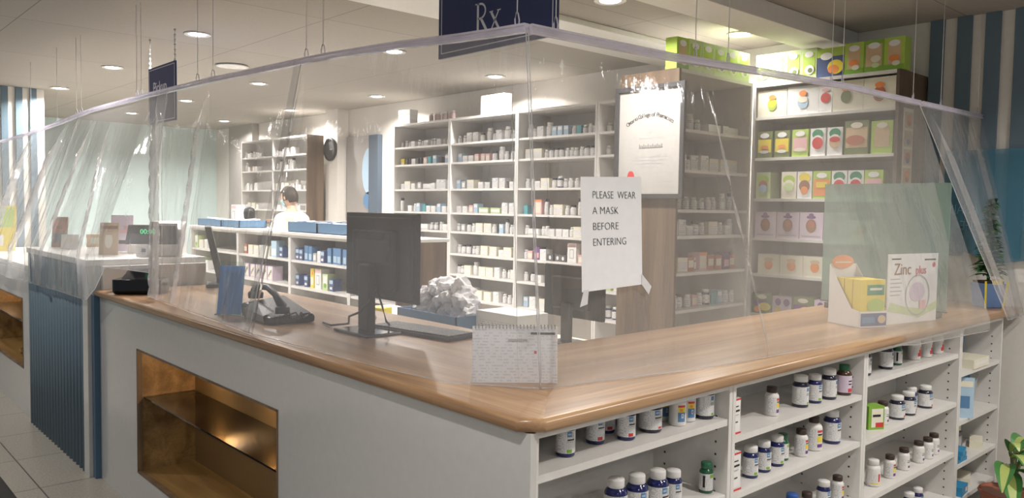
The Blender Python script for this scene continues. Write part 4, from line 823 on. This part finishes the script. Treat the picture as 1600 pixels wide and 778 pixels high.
# desk calendar in the corner
t = thing('desk_calendar', 'white spiral desk calendar standing in the corner of the worktop', 'calendar', (.248, .330, CT), -.703)
W_ = .122; H_ = .158
def slope(y0, y1, z1, m, x0=-W_, x1=W_, th=.0015): return MB().poly([(x0, y0, .0005), (x1, y0, .0005), (x1, y1, z1), (x0, y1, z1), (x0, y0+th, .0005), (x1, y0+th, .0005), (x1, y1+th, z1), (x0, y1+th, z1)], [(0, 1, 2, 3), (7, 6, 5, 4), (0, 3, 7, 4), (1, 5, 6, 2), (3, 2, 6, 7), (0, 4, 5, 1)], m)
slope(-.025, 0, H_, 'sheet_print').build('page', t); slope(.045, .002, H_, 'paper').build('back_board', t)
b = MB(); b.box((.045, -.0045, H_*.86), (.115, -.0035, H_*.90), 'ink'); b.box((.055, -.013, H_*.52), (.062, -.012, H_*.57), 'c_red'); b.box((-.02, -.009, H_*.74), (.035, -.008, H_*.78), 'c_grey'); b.build('page_marks', t)
b = MB()
for k in range(24):
    x = -W_+.008+k*(2*W_-.016)/23; b.tube([(x, -.006, H_-.006), (x, -.004, H_+.004), (x, .004, H_+.005), (x, .007, H_-.005)], .0011, 'dark_grey', 5)
b.build('spiral', t)
# tinted screen standing on the right counter
t = thing('tinted_screen', 'green tinted transparent screen standing across the right counter', 'screen', (2.76, .05, CT), PI/2)
MB().box((0, -.003, .035), (.615, .003, .645), 'screen_green').build('panel', t)
MB().box((-.004, -.006, .030), (.619, .006, .036), 'dark_grey').build('bottom_rail', t)
for x in (.03, .56): MB().box((x, -.04, .0005), (x+.02, .04, .030), 'dark_grey').build('foot', t, bevel=.003)
# countertop display box with yellow packs
t = thing('display_box', 'white counter display box holding yellow packs, on the right counter', 'display box', (2.20, .150, CT+.0005), -.39)
b = MB(); d_, w_, h_, f_ = .19, .152, .265, .07
side = [(0, 0), (0, f_), (.05, f_+.01), (d_, h_), (d_, 0)]
for x in (-w_/2, w_/2-.002): b.poly([(x, y, z) for y, z in side]+[(x+.002, y, z) for y, z in side], [(0, 1, 2, 3, 4), (9, 8, 7, 6, 5)]+[(i, 5+i, 5+(i+1) % 5, (i+1) % 5) for i in range(5)], 'c_white')
b.box((-w_/2, 0, 0), (w_/2, .002, f_), 'c_white'); b.box((-w_/2, d_-.002, 0), (w_/2, d_, h_), 'c_white'); b.box((-w_/2, 0, 0), (w_/2, d_, .002), 'c_white'); b.build('tray', t)
MB().quad(-w_/2+.006, w_/2-.004, .006, f_-.008, -.0006, 'c_navy').disc((.045, .035), .022, .018, -.001, 'c_tan').quad(-.06, .01, .02, .045, -.001, 'c_blue').build('front_print', t)
b = MB(); b.disc((0, 0), .06, .03, 0, 'c_orange', 28).disc((0, 0), .06, .03, .003, 'c_orange', 28); b.quad(-.045, .045, -.006, .0, -.002, 'c_cream'); b.build('header', t, (-.01, d_-.01, h_+.01))
for k in range(3):
    o = box_mesh('yellow_pack', .135, .045, .205, 'c_yellow', [('q', .12, .78, .7, .22, 'c_dgreen'), ('q', .12, .80, .5, .05, 'c_cream'), ('o', .12, .45, .7, .3, 'c_lime'), ('q', .12, .16, .75, .05, 'ink'), ('q', .12, .07, .75, .1, 'c_tan')])
    p = bpy.data.objects.new('pack', o); C.objects.link(p); p.location = (2.20+.0, .15, CT+.003); q = Matrix.Rotation(-.39, 4, 'Z') @ Vector((0, .03+.05*k, 0)); p.location += q.to_3d(); p.rotation_euler = (0, 0, -.39)
    tag(p, 'yellow pack with green label, %s in the counter display box' % ['front one', 'middle one', 'rear one'][k], 'box', 'yellow packs in the display box'); p.name = 'remedy_pack'
# Zinc board
t = thing('counter_sign', 'white zinc supplement sign with a large grey ring on the right counter', 'sign', (2.51, .108, CT+.0005), -.19)
b = MB(); b.box((-.19, 0, 0), (.19, .005, .315), 'c_white'); b.build('board', t)
b = MB()
R1, R2 = .095, .088
n = 40; vs = []; fs = []
for k in range(n): a = 2*PI*k/n; vs += [(.035+R1*math.cos(a), -.0016, .125+R1*math.sin(a)), (.035+R2*math.cos(a), -.0016, .125+R2*math.sin(a))]
for k in range(n): fs.append((2*k, (2*k+2) % (2*n), (2*k+3) % (2*n), 2*k+1))
b.poly(vs, fs, 'c_grey'); b.disc((.03, .14), .06, .045, -.001, 'c_lilac')
b.poly([(-.19, -.001, .06), (-.08, -.001, .045), (.05, -.001, .02), (.19, -.001, .055), (.19, -.001, .095), (.08, -.001, .06), (-.06, -.001, .075), (-.17, -.001, .10)], [(0, 1, 2, 5, 6, 7), (2, 3, 4, 5)], 'c_ltgreen')
for k in range(5): b.quad(-.175, -.10+.012*(k % 2), .20-.018*k, .205-.018*k, -.001, 'c_grey')
b.quad(-.17, -.10, .29, .296, -.001, 'ink'); b.quad(.08, .17, .283, .29, -.001, 'ink'); b.disc((.155, .262), .012, .012, -.001, 'c_red', 16); b.quad(.05, .10, .06, .10, -.003, 'c_pink')
b.build('print', t)
zt = text('lettering', 'Zinc', .075, frame((-.15, -.002, .222), (1, 0, 0), (0, 0, 1)), 'c_brown', t, sx=.95)
text('lettering', 'plus', .055, frame((.012, -.002, .222), (1, 0, 0), (0, 0, 1)), 'c_red', t, sx=.95)
MB().poly([(-.05, .006, .22), (.05, .006, .22), (.06, .11, .001), (-.06, .11, .001)], [(0, 1, 2, 3)], 'c_white').build('easel', t)
# potted plant on the counter
def leaf(b, o, d, L, Wd, m, droop=.4, n=6, m2=None):
    d = Vector(d).normalized(); s = d.cross(Vector((0, 0, 1))); s = s.normalized() if s.length > .05 else Vector((1, 0, 0)); p = Vector(o); vs = []
    for i in range(n+1):
        f = i/n; w_ = Wd*math.sin(PI*min(1, f*.92+.06))**.8*(1-f*.15); q = p+d*L*f+Vector((0, 0, -droop*L*f*f)); nn = Vector((0, 0, .18*w_)); vs += [q-s*w_/2+nn, q-s*w_*.22, q+s*w_*.22, q+s*w_/2+nn]
    fs = []; fm = []
    for i in range(n):
        b.poly([vs[4*i], vs[4*i+1], vs[4*i+5], vs[4*i+4]], [(0, 1, 2, 3)], m, True); b.poly([vs[4*i+1], vs[4*i+2], vs[4*i+6], vs[4*i+5]], [(0, 1, 2, 3)], m2 or m, True); b.poly([vs[4*i+2], vs[4*i+3], vs[4*i+7], vs[4*i+6]], [(0, 1, 2, 3)], m, True)
mat('leaf', (.03, .11, .04), .4); mat('leaf_mid', (.06, .20, .05), .4); mat('leaf_pale', (.38, .45, .13), .4); mat('pot_blue', (.13, .22, .42), .4); mat('soil', (.03, .02, .015), .9); mat('stem', (.14, .16, .06), .6)
t = thing('potted_plant', 'bushy green plant in a blue and yellow pot at the right end of the worktop', 'plant', (3.50, .10, CT+.0005), -.6)
MB().poly([(-.05, -.05, 0), (.05, -.05, 0), (.05, .05, 0), (-.05, .05, 0), (-.06, -.06, .13), (.06, -.06, .13), (.06, .06, .13), (-.06, .06, .13)], [(0, 3, 2, 1), (0, 1, 5, 4), (1, 2, 6, 5), (2, 3, 7, 6), (3, 0, 4, 7), (4, 5, 6, 7)], 'pot_blue').build('pot', t, bevel=.004)
b = MB()
for sx_ in (-1, 1): b.poly([(sx_*.052-.006, -.053, 0), (sx_*.052+.006, -.053, 0), (sx_*.066+.006, -.066, .145), (sx_*.066-.006, -.066, .145)], [(0, 1, 2, 3)], 'c_yellow')
b.box((-.02, -.064, .125), (.035, -.056, .155), 'c_yellow'); b.build('yellow_trim', t)
MB().box((-.052, -.052, .125), (.052, .052, .142), 'soil').build('soil', t)
MB().tube([(0, 0, .14), (.004, 0, .30), (-.004, .004, .50)], [.008, .006, .003], 'stem').build('stem', t)
b = MB()
for k in range(300):
    z = .16+.42*random.random(); a = random.uniform(0, 2*PI); leaf(b, (0, 0, z), (math.cos(a), math.sin(a), random.uniform(-.1, .9)), random.uniform(.055, .10)*(1.15-.75*(z-.16)/.45), .034, 'leaf' if k % 3 else 'leaf_mid', .3, 4)
b.build('foliage', t)
# floor plants at the right
t = thing('potted_plant', 'broad variegated leafy plant on the floor at the bottom right corner', 'plant', (3.10, -.15, 0), 0)
MB().lathe([(.09, .0005), (.12, .20), (.13, .21), (.125, .22), (.11, .215)], 'c_rust', 24).build('pot', t); MB().lathe([(.108, .19), (.001, .195)], 'soil', 20, close=False).build('soil', t)
b = MB(); s_ = MB()
for k, (dx, dy, dz, L) in enumerate([(-.9, -.2, .5, .2), (-.5, -.4, .9, .24), (.1, -.3, 1, .24), (.7, -.2, .8, .24), (.9, -.3, .4, .22), (-.2, -.7, .5, .22), (.4, -.7, .4, .22), (-.7, -.3, -.05, .20), (.55, -.4, .0, .2), (-.05, -.6, -.1, .2), (1, 0, .6, .25), (-.3, -.2, 1.2, .22), (.45, -.1, 1.1, .22)]):
    a = Vector((.02*dx, -.02, .21)); e = Vector((dx*.10, dy*.06, .34+.07*dz)); s_.tube([a, a.lerp(e, .5)+Vector((0, 0, .03)), e], .005, 'stem', 6); leaf(b, e, (dx, dy, dz*.5+.1), L*1.05, .095, 'leaf_mid', .75, 8, 'leaf_pale' if k % 5 != 4 else None)
s_.build('stems', t); b.build('foliage', t)
t = thing('potted_plant', 'low fine leafed green plant on the floor before the variegated one', 'plant', (2.86, -.36, 0), 0)
MB().lathe([(.07, .0005), (.09, .12), (.095, .13), (.085, .13)], 'c_rust', 24).build('pot', t)
b = MB()
for k in range(110):
    a = random.uniform(0, 2*PI); rr = random.uniform(.0, .10); leaf(b, (rr*math.cos(a), rr*math.sin(a), random.uniform(.12, .24)), (math.cos(a), math.sin(a), random.uniform(0, .8)), random.uniform(.03, .055), .022, 'leaf_mid' if k % 2 else 'leaf', .3, 4)
b.build('foliage', t)

# back desk, second screen, basket of paper bags
t = thing('work_desk', 'low work desk with reddish edge behind the L-shaped counter', 'desk', (1.0, 1.02, 0))
MB().box((0, 0, .87), (.72, 2.15, .90), 'c_cream').build('desk_top', t, bevel=.003)
mat('red_wood', (.20, .06, .045), .5)
MB().box((-.004, .0, .80), (-.0005, 2.15, .90), 'red_wood').build('front_edge', t)
for x, y in ((.02, .02), (.65, .02), (.02, 2.08), (.65, 2.08)): MB().box((x, y, 0), (x+.05, y+.05, .87), 'c_grey').build('leg', t)
t = thing('computer_monitor', 'dark second screen on the low desk, left of the wood panel', 'monitor', (1.58, 1.36, .9005), -PI/2)
MB().box((-.20, 0, .125), (.20, .02, .385), 'black_plastic').build('screen_frame', t, bevel=.004); MB().box((-.12, -.03, .17), (.12, 0, .33), 'black_plastic').build('back_cover', t, bevel=.008)
MB().box((-.03, -.05, .005), (.03, -.03, .20), 'dark_grey').build('stand', t); MB().box((-.10, -.10, 0), (.10, .06, .01), 'dark_grey').build('base', t, bevel=.003)
t = thing('basket', 'blue basket on the low desk heaped with white paper bags', 'basket', (1.24, 1.93, .9005), -PI/2)
b = MB()
b.box((-.25, -.14, 0), (.25, .14, .005), 'tray_blue')
for a, c in (((-.25, -.14, 0), (.25, -.133, .13)), ((-.25, .133, 0), (.25, .14, .13)), ((-.25, -.14, 0), (-.243, .14, .13)), ((.243, -.14, 0), (.25, .14, .13))): b.box(a, c, 'tray_blue')
b.build('basket_body', t)
def crumple(loc, r, seed):
    bm = bmesh.new(); bmesh.ops.create_icosphere(bm, subdivisions=3, radius=1)
    for v in bm.verts:
        n_ = noise.noise(v.co*1.6+Vector((seed, 0, 0)))+.6*noise.noise(v.co*4+Vector((0, seed, 0))); v.co *= (1+.55*n_); v.co = Vector((v.co.x*r, v.co.y*r*.7, v.co.z*r*.8))
    me = bpy.data.meshes.new('paper_bag'); bm.to_mesh(me); bm.free(); me.materials.append(MT['paper']); o = bpy.data.objects.new('paper_bag', me); C.objects.link(o); o.location = loc; return o
k = 0
pos = ['at the left end', 'left of the middle', 'in the middle', 'right of the middle', 'at the right end']
for layer, zz in ((0, 1.01), (1, 1.085), (2, 1.14)):
    for i in range(5-layer):
        o = crumple((1.24+random.uniform(-.03, .03), 2.12-.095*(i+layer*.5), zz), .068, k*3.1); k += 1
        tag(o, 'crumpled white paper bag %s of the %s layer in the blue basket' % (pos[i], ['bottom', 'middle', 'top'][layer]), 'bag', 'white paper bags in the blue basket')
carton('carton', .10, .08, .10, 'c_yellow', [('q', 0, .5, .5, .3, 'c_cream')], (.95+.2, 2.42, .9005), -1.2, 'yellow box on the low desk below the monitor')
carton('carton', .30, .20, .16, 'c_white', [('q', 0, .5, .8, .5, 'label_small')], (1.30, 1.40, .9005) if 0 else (1.32, 1.52, .9005), -PI/2, 'white printed carton on the low desk behind the calendar')

# framed certificate on the wood panel
mat('c_cert', (.46, .445, .42), .6)
t = thing('framed_certificate', 'large framed certificate with a red seal on the dark wood panel', 'certificate', (2.508, 1.888, 1.632), -PI/2)
W_, H_ = .512, .668
b = MB(); f = .028
b.box((0, -.022, 0), (W_, -.0, f), 'grey_frame' if 'grey_frame' in MT else (mat('grey_frame', (.05, .05, .055), .5) and 'grey_frame')); b.box((0, -.022, H_-f), (W_, 0, H_), 'grey_frame'); b.box((0, -.022, f), (f, 0, H_-f), 'grey_frame'); b.box((W_-f, -.022, f), (W_, 0, H_-f), 'grey_frame'); b.build('frame', t, bevel=.002)
MB().box((f, -.008, f), (W_-f, -.002, H_-f), 'c_cert').build('document', t)
b = MB(); b.disc((.125, .135), .026, .030, -.0085, 'c_red', 24); b.build('seal', t)
b = MB()
for z, x0, x1 in ((.245, .13, .40), (.225, .14, .39), (.205, .16, .38), (.185, .20, .33), (.355, .18, .36)): b.quad(x0, x1, z, z+.003, -.0086, 'c_grey')
b.disc((.265, .415), .022, .028, -.0086, 'c_grey', 16); b.quad(.34, .44, .10, .103, -.0086, 'c_grey')
b.build('fine_print', t)
heading = 'Ontario College of Pharmacists'
for i, chh in enumerate(heading):
    if chh == ' ': continue
    a = math.radians(36-72*i/(len(heading)-1)); R = .27; cx, cz = .262+R*math.sin(-a), .235+R*.92*math.cos(a)
    text('heading_letter', chh, .036, frame((cx, -.0086, cz), (math.cos(a), 0, math.sin(a)), (-math.sin(a), 0, math.cos(a))), 'ink', t, align='CENTER')
b = MB()
for k in range(16):
    x = .185+.011*k; b.box((x, -.0092, .298), (x+.0035, -.0084, .298+(.016 if k % 3 else .024)), 'dark_grey'); b.box((x, -.0092, .298), (x+.008, -.0084, .301), 'dark_grey')
b.build('name_line', t)

# ------------------------------------------------------------------ hanging signs
def chain(b, x, y, z0, z1):
    z = z0; k = 0
    while z < z1: b.box((x-.006, y-.002, z), (x+.006, y+.002, z+.014), 'silver') if k % 2 else b.box((x-.002, y-.006, z), (x+.002, y+.006, z+.014), 'silver'); z += .016; k += 1
t = thing('hanging_sign', 'dark navy hanging sign with Rx, above the corner of the clear rail', 'sign', (.45, .977, 2.092), -PI/2)
MB().box((0, 0, 0), (.592, .010, .40), 'sign_navy').build('board', t, bevel=.001)
b = MB()
for a, c in (((.016, -.001, .016), (.576, 0, .019)), ((.016, -.001, .381), (.576, 0, .384)), ((.016, -.001, .016), (.019, 0, .384)), ((.573, -.001, .016), (.576, 0, .384))): b.box(a, c, 'ink_white')
b.build('border_line', t)
b = MB()
def stroke(pts, w_):
    for (x0, z0), (x1, z1) in zip(pts, pts[1:]):
        d = Vector((x1-x0, 0, z1-z0)).normalized(); nn = Vector((-d.z, 0, d.x))*w_/2; a0 = Vector((x0, -.0008, z0)); a1 = Vector((x1, -.0008, z1)); b.poly([a0-nn, a1-nn, a1+nn, a0+nn], [(0, 1, 2, 3)], 'ink_white')
ox, oz = .205, .058
stroke([(ox+.014, oz), (ox+.014, oz+.10)], .011); stroke([(ox, oz+.002), (ox+.028, oz+.002)], .004); stroke([(ox, oz+.099), (ox+.02, oz+.099)], .004)
arc = [(ox+.014, oz+.098)]+[(ox+.026+.027*math.sin(PI*k/8), oz+.0735+.0245*math.cos(PI*k/8)) for k in range(9)]+[(ox+.014, oz+.049)]
stroke(arc, .007); stroke([(ox+.03, oz+.049), (ox+.062, oz+.002)], .011); stroke([(ox+.054, oz+.002), (ox+.074, oz+.002)], .004)
stroke([(ox+.082, oz+.062), (ox+.122, oz+.002)], .010); stroke([(ox+.120, oz+.062), (ox+.082, oz+.002)], .005)
for x in (.074, .112): stroke([(ox+x, oz+.063), (ox+x+.018, oz+.063)], .004); stroke([(ox+x, oz+.002), (ox+x+.018, oz+.002)], .004)
b.build('lettering', t)
b = MB(); chain(b, .05, .005, .40, CZ-2.092-.002); chain(b, .54, .005, .40, CZ-2.092-.002); b.build('chain', t)
t = thing('hanging_sign', 'navy hanging sign reading Pickup, on chains at the left', 'sign', (.60, 4.515, 2.10), -PI/2)
MB().box((0, 0, 0), (.515, .010, .385), 'sign_navy').build('board', t, bevel=.001)
b = MB()
for a, c in (((.014, -.001, .014), (.501, 0, .018)), ((.014, -.001, .367), (.501, 0, .371)), ((.014, -.001, .014), (.018, 0, .371)), ((.497, -.001, .014), (.501, 0, .371))): b.box(a, c, 'ink_white')
b.build('border_line', t)
text('lettering', 'Pickup', .112, frame((.095, -.0015, .205), (1, 0, 0), (0, 0, 1)), 'ink_white', t, sx=.9)
b = MB(); chain(b, .02, .005, .385, .588); chain(b, .495, .005, .385, .588); b.build('chain', t)
# notice taped to the plastic
t = thing('paper_notice', 'white paper notice asking to wear a mask, taped to the clear curtain', 'notice', (.318, .138, 1.333), 0)
pw, ph = .262, .325
MB().poly([(0, 0, .006), (pw, 0, .014), (pw, .014, ph+.006), (0, .014, ph-.003), (0, .0006, .006), (pw, .0006, .014), (pw, .0146, ph+.006), (0, .0146, ph-.003)], [(0, 1, 2, 3), (7, 6, 5, 4), (0, 3, 7, 4), (1, 5, 6, 2), (3, 2, 6, 7), (0, 4, 5, 1)], 'paper').build('sheet', t)
for s_, wd, zz in (('PLEASE  WEAR', .186, .264), ('A MASK', .110, .220), ('BEFORE', .108, .176), ('ENTERING', .141, .132)):
    o = text('lettering', s_, .0305, Matrix.Identity(4), 'ink', t, ext=.0001, off=-.0006)
    xs = [v.co.x for v in o.data.vertices]; k = wd/(max(xs)-min(xs)); o.data.transform(Matrix.Diagonal((k, 1, 1, 1)))
    o.data.transform(frame((.045, .014*zz/ph-.0012, zz), (1, 0, .012), (0, .043, 1)))
for a in (((-.008, -.001, -.034), (.022, -.001, -.028), (.026, -.001, .012), (.006, -.001, .012)), ((pw-.004, -.001, .014), (pw+.03, -.001, -.018), (pw+.042, -.001, .006), (pw-.004, -.001, .045))):
    MB().poly([Vector(p)+Vector((0, -.0005, 0)) for p in a]+[Vector(p)+Vector((0, .0004, 0)) for p in a], [(0, 1, 2, 3), (7, 6, 5, 4), (0, 4, 5, 1), (1, 5, 6, 2), (2, 6, 7, 3), (3, 7, 4, 0)], 'tape').build('tape', t)
# banner's reflection in the plastic, painted as a tinted band with mirrored words
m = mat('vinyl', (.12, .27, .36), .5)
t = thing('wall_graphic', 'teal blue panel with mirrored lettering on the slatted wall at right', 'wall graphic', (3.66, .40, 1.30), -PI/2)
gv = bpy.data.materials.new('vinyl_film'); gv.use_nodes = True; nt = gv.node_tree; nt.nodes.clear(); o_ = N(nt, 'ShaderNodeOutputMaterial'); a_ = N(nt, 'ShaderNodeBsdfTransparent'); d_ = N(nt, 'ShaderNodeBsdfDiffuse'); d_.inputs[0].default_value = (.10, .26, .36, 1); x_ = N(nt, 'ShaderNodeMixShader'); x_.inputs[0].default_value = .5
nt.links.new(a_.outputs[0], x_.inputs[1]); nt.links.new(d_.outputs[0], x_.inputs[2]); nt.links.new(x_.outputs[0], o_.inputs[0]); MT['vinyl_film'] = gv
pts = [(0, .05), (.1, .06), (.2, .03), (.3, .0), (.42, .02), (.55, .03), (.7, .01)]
n = len(pts); MB().poly([(x, 0, z) for x, z in pts]+[(x, 0, .63) for x, z in pts]+[(x, .004, z) for x, z in pts]+[(x, .004, .63) for x, z in pts], [(i, i+1, n+i+1, n+i) for i in range(n-1)]+[(2*n+i, 3*n+i, 3*n+i+1, 2*n+i+1) for i in range(n-1)], 'vinyl_film').build('panel', t)  # tinted panel stands in for the banner's reflection
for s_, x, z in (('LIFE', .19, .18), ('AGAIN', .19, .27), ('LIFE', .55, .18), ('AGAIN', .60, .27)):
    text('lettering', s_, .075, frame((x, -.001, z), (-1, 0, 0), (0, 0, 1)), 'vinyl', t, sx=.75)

# ------------------------------------------------------------------ rails, cords and clear curtains
railL = [(.175, .225, 2.045), (.19, .47, 2.06), (.205, .881, 2.093), (.22, 1.38, 2.122), (.22, 1.982, 2.136), (.22, 2.427, 2.149), (.22, 3.321, 2.16), (.22, 4.444, 2.165), (.22, 5.348, 2.135), (.22, 6.343, 2.113), (.22, 7.5, 2.107)]
railR = [(.175, .225, 2.045), (.779, .225, 2.054), (1.299, .225, 2.074), (2.01, .225, 2.098), (2.83, .225, 2.105), (3.68, .225, 2.114)]
def interp(P, ax, v):
    for a, c in zip(P, P[1:]):
        if a[ax] <= v <= c[ax]: f = (v-a[ax])/(c[ax]-a[ax]); return Vector(a).lerp(Vector(c), f)
    return Vector(P[0] if v < P[0][ax] else P[-1])
def rail(P, ax, v0, v1, label):
    n = max(2, int((v1-v0)/.15)); b = MB(); vs = []; fs = []
    prof = [(-.010, 0), (-.012, .007), (-.006, .009), (-.006, .016), (-.010, .018), (-.009, .024), (.009, .024), (.010, .018), (.006, .016), (.006, .009), (.012, .007), (.010, 0)]; m_ = len(prof)
    for i in range(n+1):
        p = interp(P, ax, v0+(v1-v0)*i/n)
        for a, c in prof: vs.append((p.x+(a if ax == 1 else 0), p.y+(a if ax == 0 else 0), p.z-.012+c))
    for i in range(n):
        for k in range(m_): fs.append((i*m_+k, i*m_+(k+1) % m_, (i+1)*m_+(k+1) % m_, (i+1)*m_+k))
    fs += [tuple(range(m_)), tuple(n*m_+k for k in range(m_))]
    return tag(b.poly(vs, fs, 'film_lilac').build('curtain_rail'), label, 'rail', 'clear lilac rails holding the curtains')
rail(railL, 1, .225, 1.62, 'clear lilac rail running left from the corner by the navy sign'); rail(railL, 1, 1.624, 3.14, 'clear lilac rail, second length left of the corner')
rail(railL, 1, 3.144, 4.72, 'clear lilac rail, third length, under the navy pickup sign'); rail(railL, 1, 4.724, 7.5, 'clear lilac rail, last length at the far left')
rail(railR, 0, .188, 2.80, 'clear lilac rail running right from the corner above the notice'); rail(railR, 0, 2.83, 3.68, 'short clear lilac rail before the blue slatted wall')
mat('cord', (.72, .70, .68), .5)
def cord(P, ax, v, label):
    p = interp(P, ax, v); t = thing('suspension_cord', label, 'cord', (p.x, p.y, p.z), 0, 'cords holding up the clear rail')
    MB().tube([(0, 0, .045), (0, 0, CZ-p.z-.001)], .0016, 'cord', 6).build('string', t)
    MB().tube([(-.006, 0, .008), (-.008, 0, .025), (-.003, 0, .044), (.003, 0, .044), (.008, 0, .025), (.006, 0, .008)], .0022, 'film_lilac', 6).build('hook', t)
on_ = ['nearest the corner', 'beside it', 'second pair', 'second pair, left', 'third pair, right', 'third pair, left', 'fourth pair, right', 'fourth pair, left', 'fifth pair, right', 'fifth pair, left']
for i, v in enumerate((1.39, 1.52, 2.434, 2.624, 3.461, 3.539, 4.70, 4.82, 5.35, 6.2)):
    cord(railL, 1, v, 'thin white cord on the left rail, %s from the corner' % ['first', 'second', 'third', 'fourth', 'fifth', 'sixth', 'seventh', 'eighth', 'ninth', 'tenth'][i])
cord(railL, 1, .265, 'thin white cord just left of the corner, before the navy sign')
for i, v in enumerate((.285, .939, 1.132, 1.89, 1.987, 2.72, 3.07, 3.61)):
    cord(railR, 0, v, 'thin white cord on the right rail, %s from the corner' % ['first', 'second', 'third', 'fourth', 'fifth', 'sixth', 'seventh', 'eighth'][i])
def along(P, f):
    P = [Vector(p) for p in P]; L = [0]
    for a, c in zip(P, P[1:]): L.append(L[-1]+(c-a).length)
    s_ = f*L[-1]
    for i in range(len(P)-1):
        if s_ <= L[i+1]+1e-9: return P[i].lerp(P[i+1], (s_-L[i])/(L[i+1]-L[i]))
    return P[-1]
def curtain(P, ax, v0, v1, bottom, label, m='film', amp=.012, seed=0, folds=(), nu=110, nv=80, knee=1.0, outward=(-1, 0, 0)):
    b = MB(); vs = []; fs = []; out = Vector(outward)
    for j in range(nv+1):
        for i in range(nu+1):
            u = i/nu; v = j/nv; top = interp(P, ax, v0+(v1-v0)*u); bt = along(bottom, u); p = top.lerp(bt, v); q_ = top.lerp(bt, min(1, v/knee)); p.x = q_.x; p.y = q_.y
            a = amp*min(1, v*5+.05)*(.5+.7*v)
            d = noise.noise(Vector((u*(v1-v0)*3.2+seed, v*1.1+seed, seed)))+.5*noise.noise(Vector((u*(v1-v0)*9+seed, v*2.6, seed+5)))+.22*noise.noise(Vector((u*(v1-v0)*22, v*9+seed, seed+9)))
            off = a*d
            for fu, fa, fw_, sl in folds:
                x = (u-fu-sl*(v-.5))*(v1-v0)/fw_; off += fa*math.exp(-x*x)*min(1, v*4)*math.cos(x*2.2)
            if j == nv: off *= .3
            vs.append(p+out*off)
    for j in range(nv):
        for i in range(nu): k = j*(nu+1)+i; fs.append((k, k+1, k+nu+2, k+nu+1))
    b.poly(vs, fs, m, True); e = [Vector(x) for x in vs[nv*(nu+1):]]
    b.tube([q+out*.001 for q in e], .0022, 'film_edge', 5)
    for c0 in (0, nu): b.tube([Vector(vs[j*(nu+1)+c0])+out*.001 for j in range(0, nv+1)], .0022, 'film_edge', 5); o = b.build('clear_curtain'); return tag(o, label, 'curtain', 'clear plastic curtains around the counter')
curtain(railL, 1, .226, 1.62, [(.225, .20, 1.075), (.075, .42, 1.074), (.045, .70, 1.074), (.007, 1.5, 1.074), (.006, 1.62, 1.074)], 'clear plastic curtain hanging left of the corner, before the black monitor', 'film_front', .007, 1.3, [(.93, .02, .03, .0), (.03, .022, .025, .0), (.10, .012, .02, .05)])
curtain(railL, 1, 1.56, 3.20, [(.006, 1.56, 1.076), (.05, 2.2, 1.076), (.075, 2.65, 1.076), (.09, 2.85, 1.078), (.11, 3.0, 1.085)], 'clear plastic curtain, second from the corner, before the telephone', 'film', .012, 4.1, [(.62, .03, .03, .12), (.93, .05, .035, -.12)])
curtain(railL, 1, 3.05, 4.80, [(.10, 2.98, 1.20), (.0, 3.08, 1.215), (-.068, 3.14, 1.225), (-.074, 3.30, 1.10), (-.076, 3.48, 1.02), (-.078, 3.98, 1.02), (-.08, 4.8, 1.01)], 'hazy crumpled plastic curtain, third from the corner, over the blue slats', 'film_hazy', .016, 7.7, [(.42, .03, .05, -.15), (.75, .03, .04, .1)], knee=.80)
curtain(railL, 1, 4.74, 7.5, [(-.085, 4.74, 1.01), (-.09, 5.3, 1.00), (-.09, 6.4, .99), (-.09, 7.5, .98)], 'hazy crumpled plastic curtain at the far left edge', 'film_hazy', .03, 11.2, [(.15, .05, .06, .1), (.45, .05, .06, -.1)], knee=.80)
curtain(railR, 0, .18, 2.80, [(.225, .20, 1.075), (.32, .19, 1.074), (.775, .095, 1.074), (1.49, .037, 1.074), (2.2, -.032, 1.02), (3.06, -.044, 1.0)], 'wide clear plastic curtain right of the corner, bearing the notice', 'film_right', .007, 15.3, [(.012, .02, .02, .0), (.05, .010, .02, .02), (.315, .02, .02, .03)], 180, 80, outward=(0, -1, 0), knee=.95)
curtain(railR, 0, 2.79, 3.67, [(3.34, -.045, 1.03), (3.5, -.045, 1.03), (3.67, -.04, 1.03)], 'clear plastic curtain at the right end, before the blue slatted wall', 'film_front', .012, 21.3, [(.12, .03, .03, 0), (.7, .03, .03, -.1)], outward=(0, -1, 0))
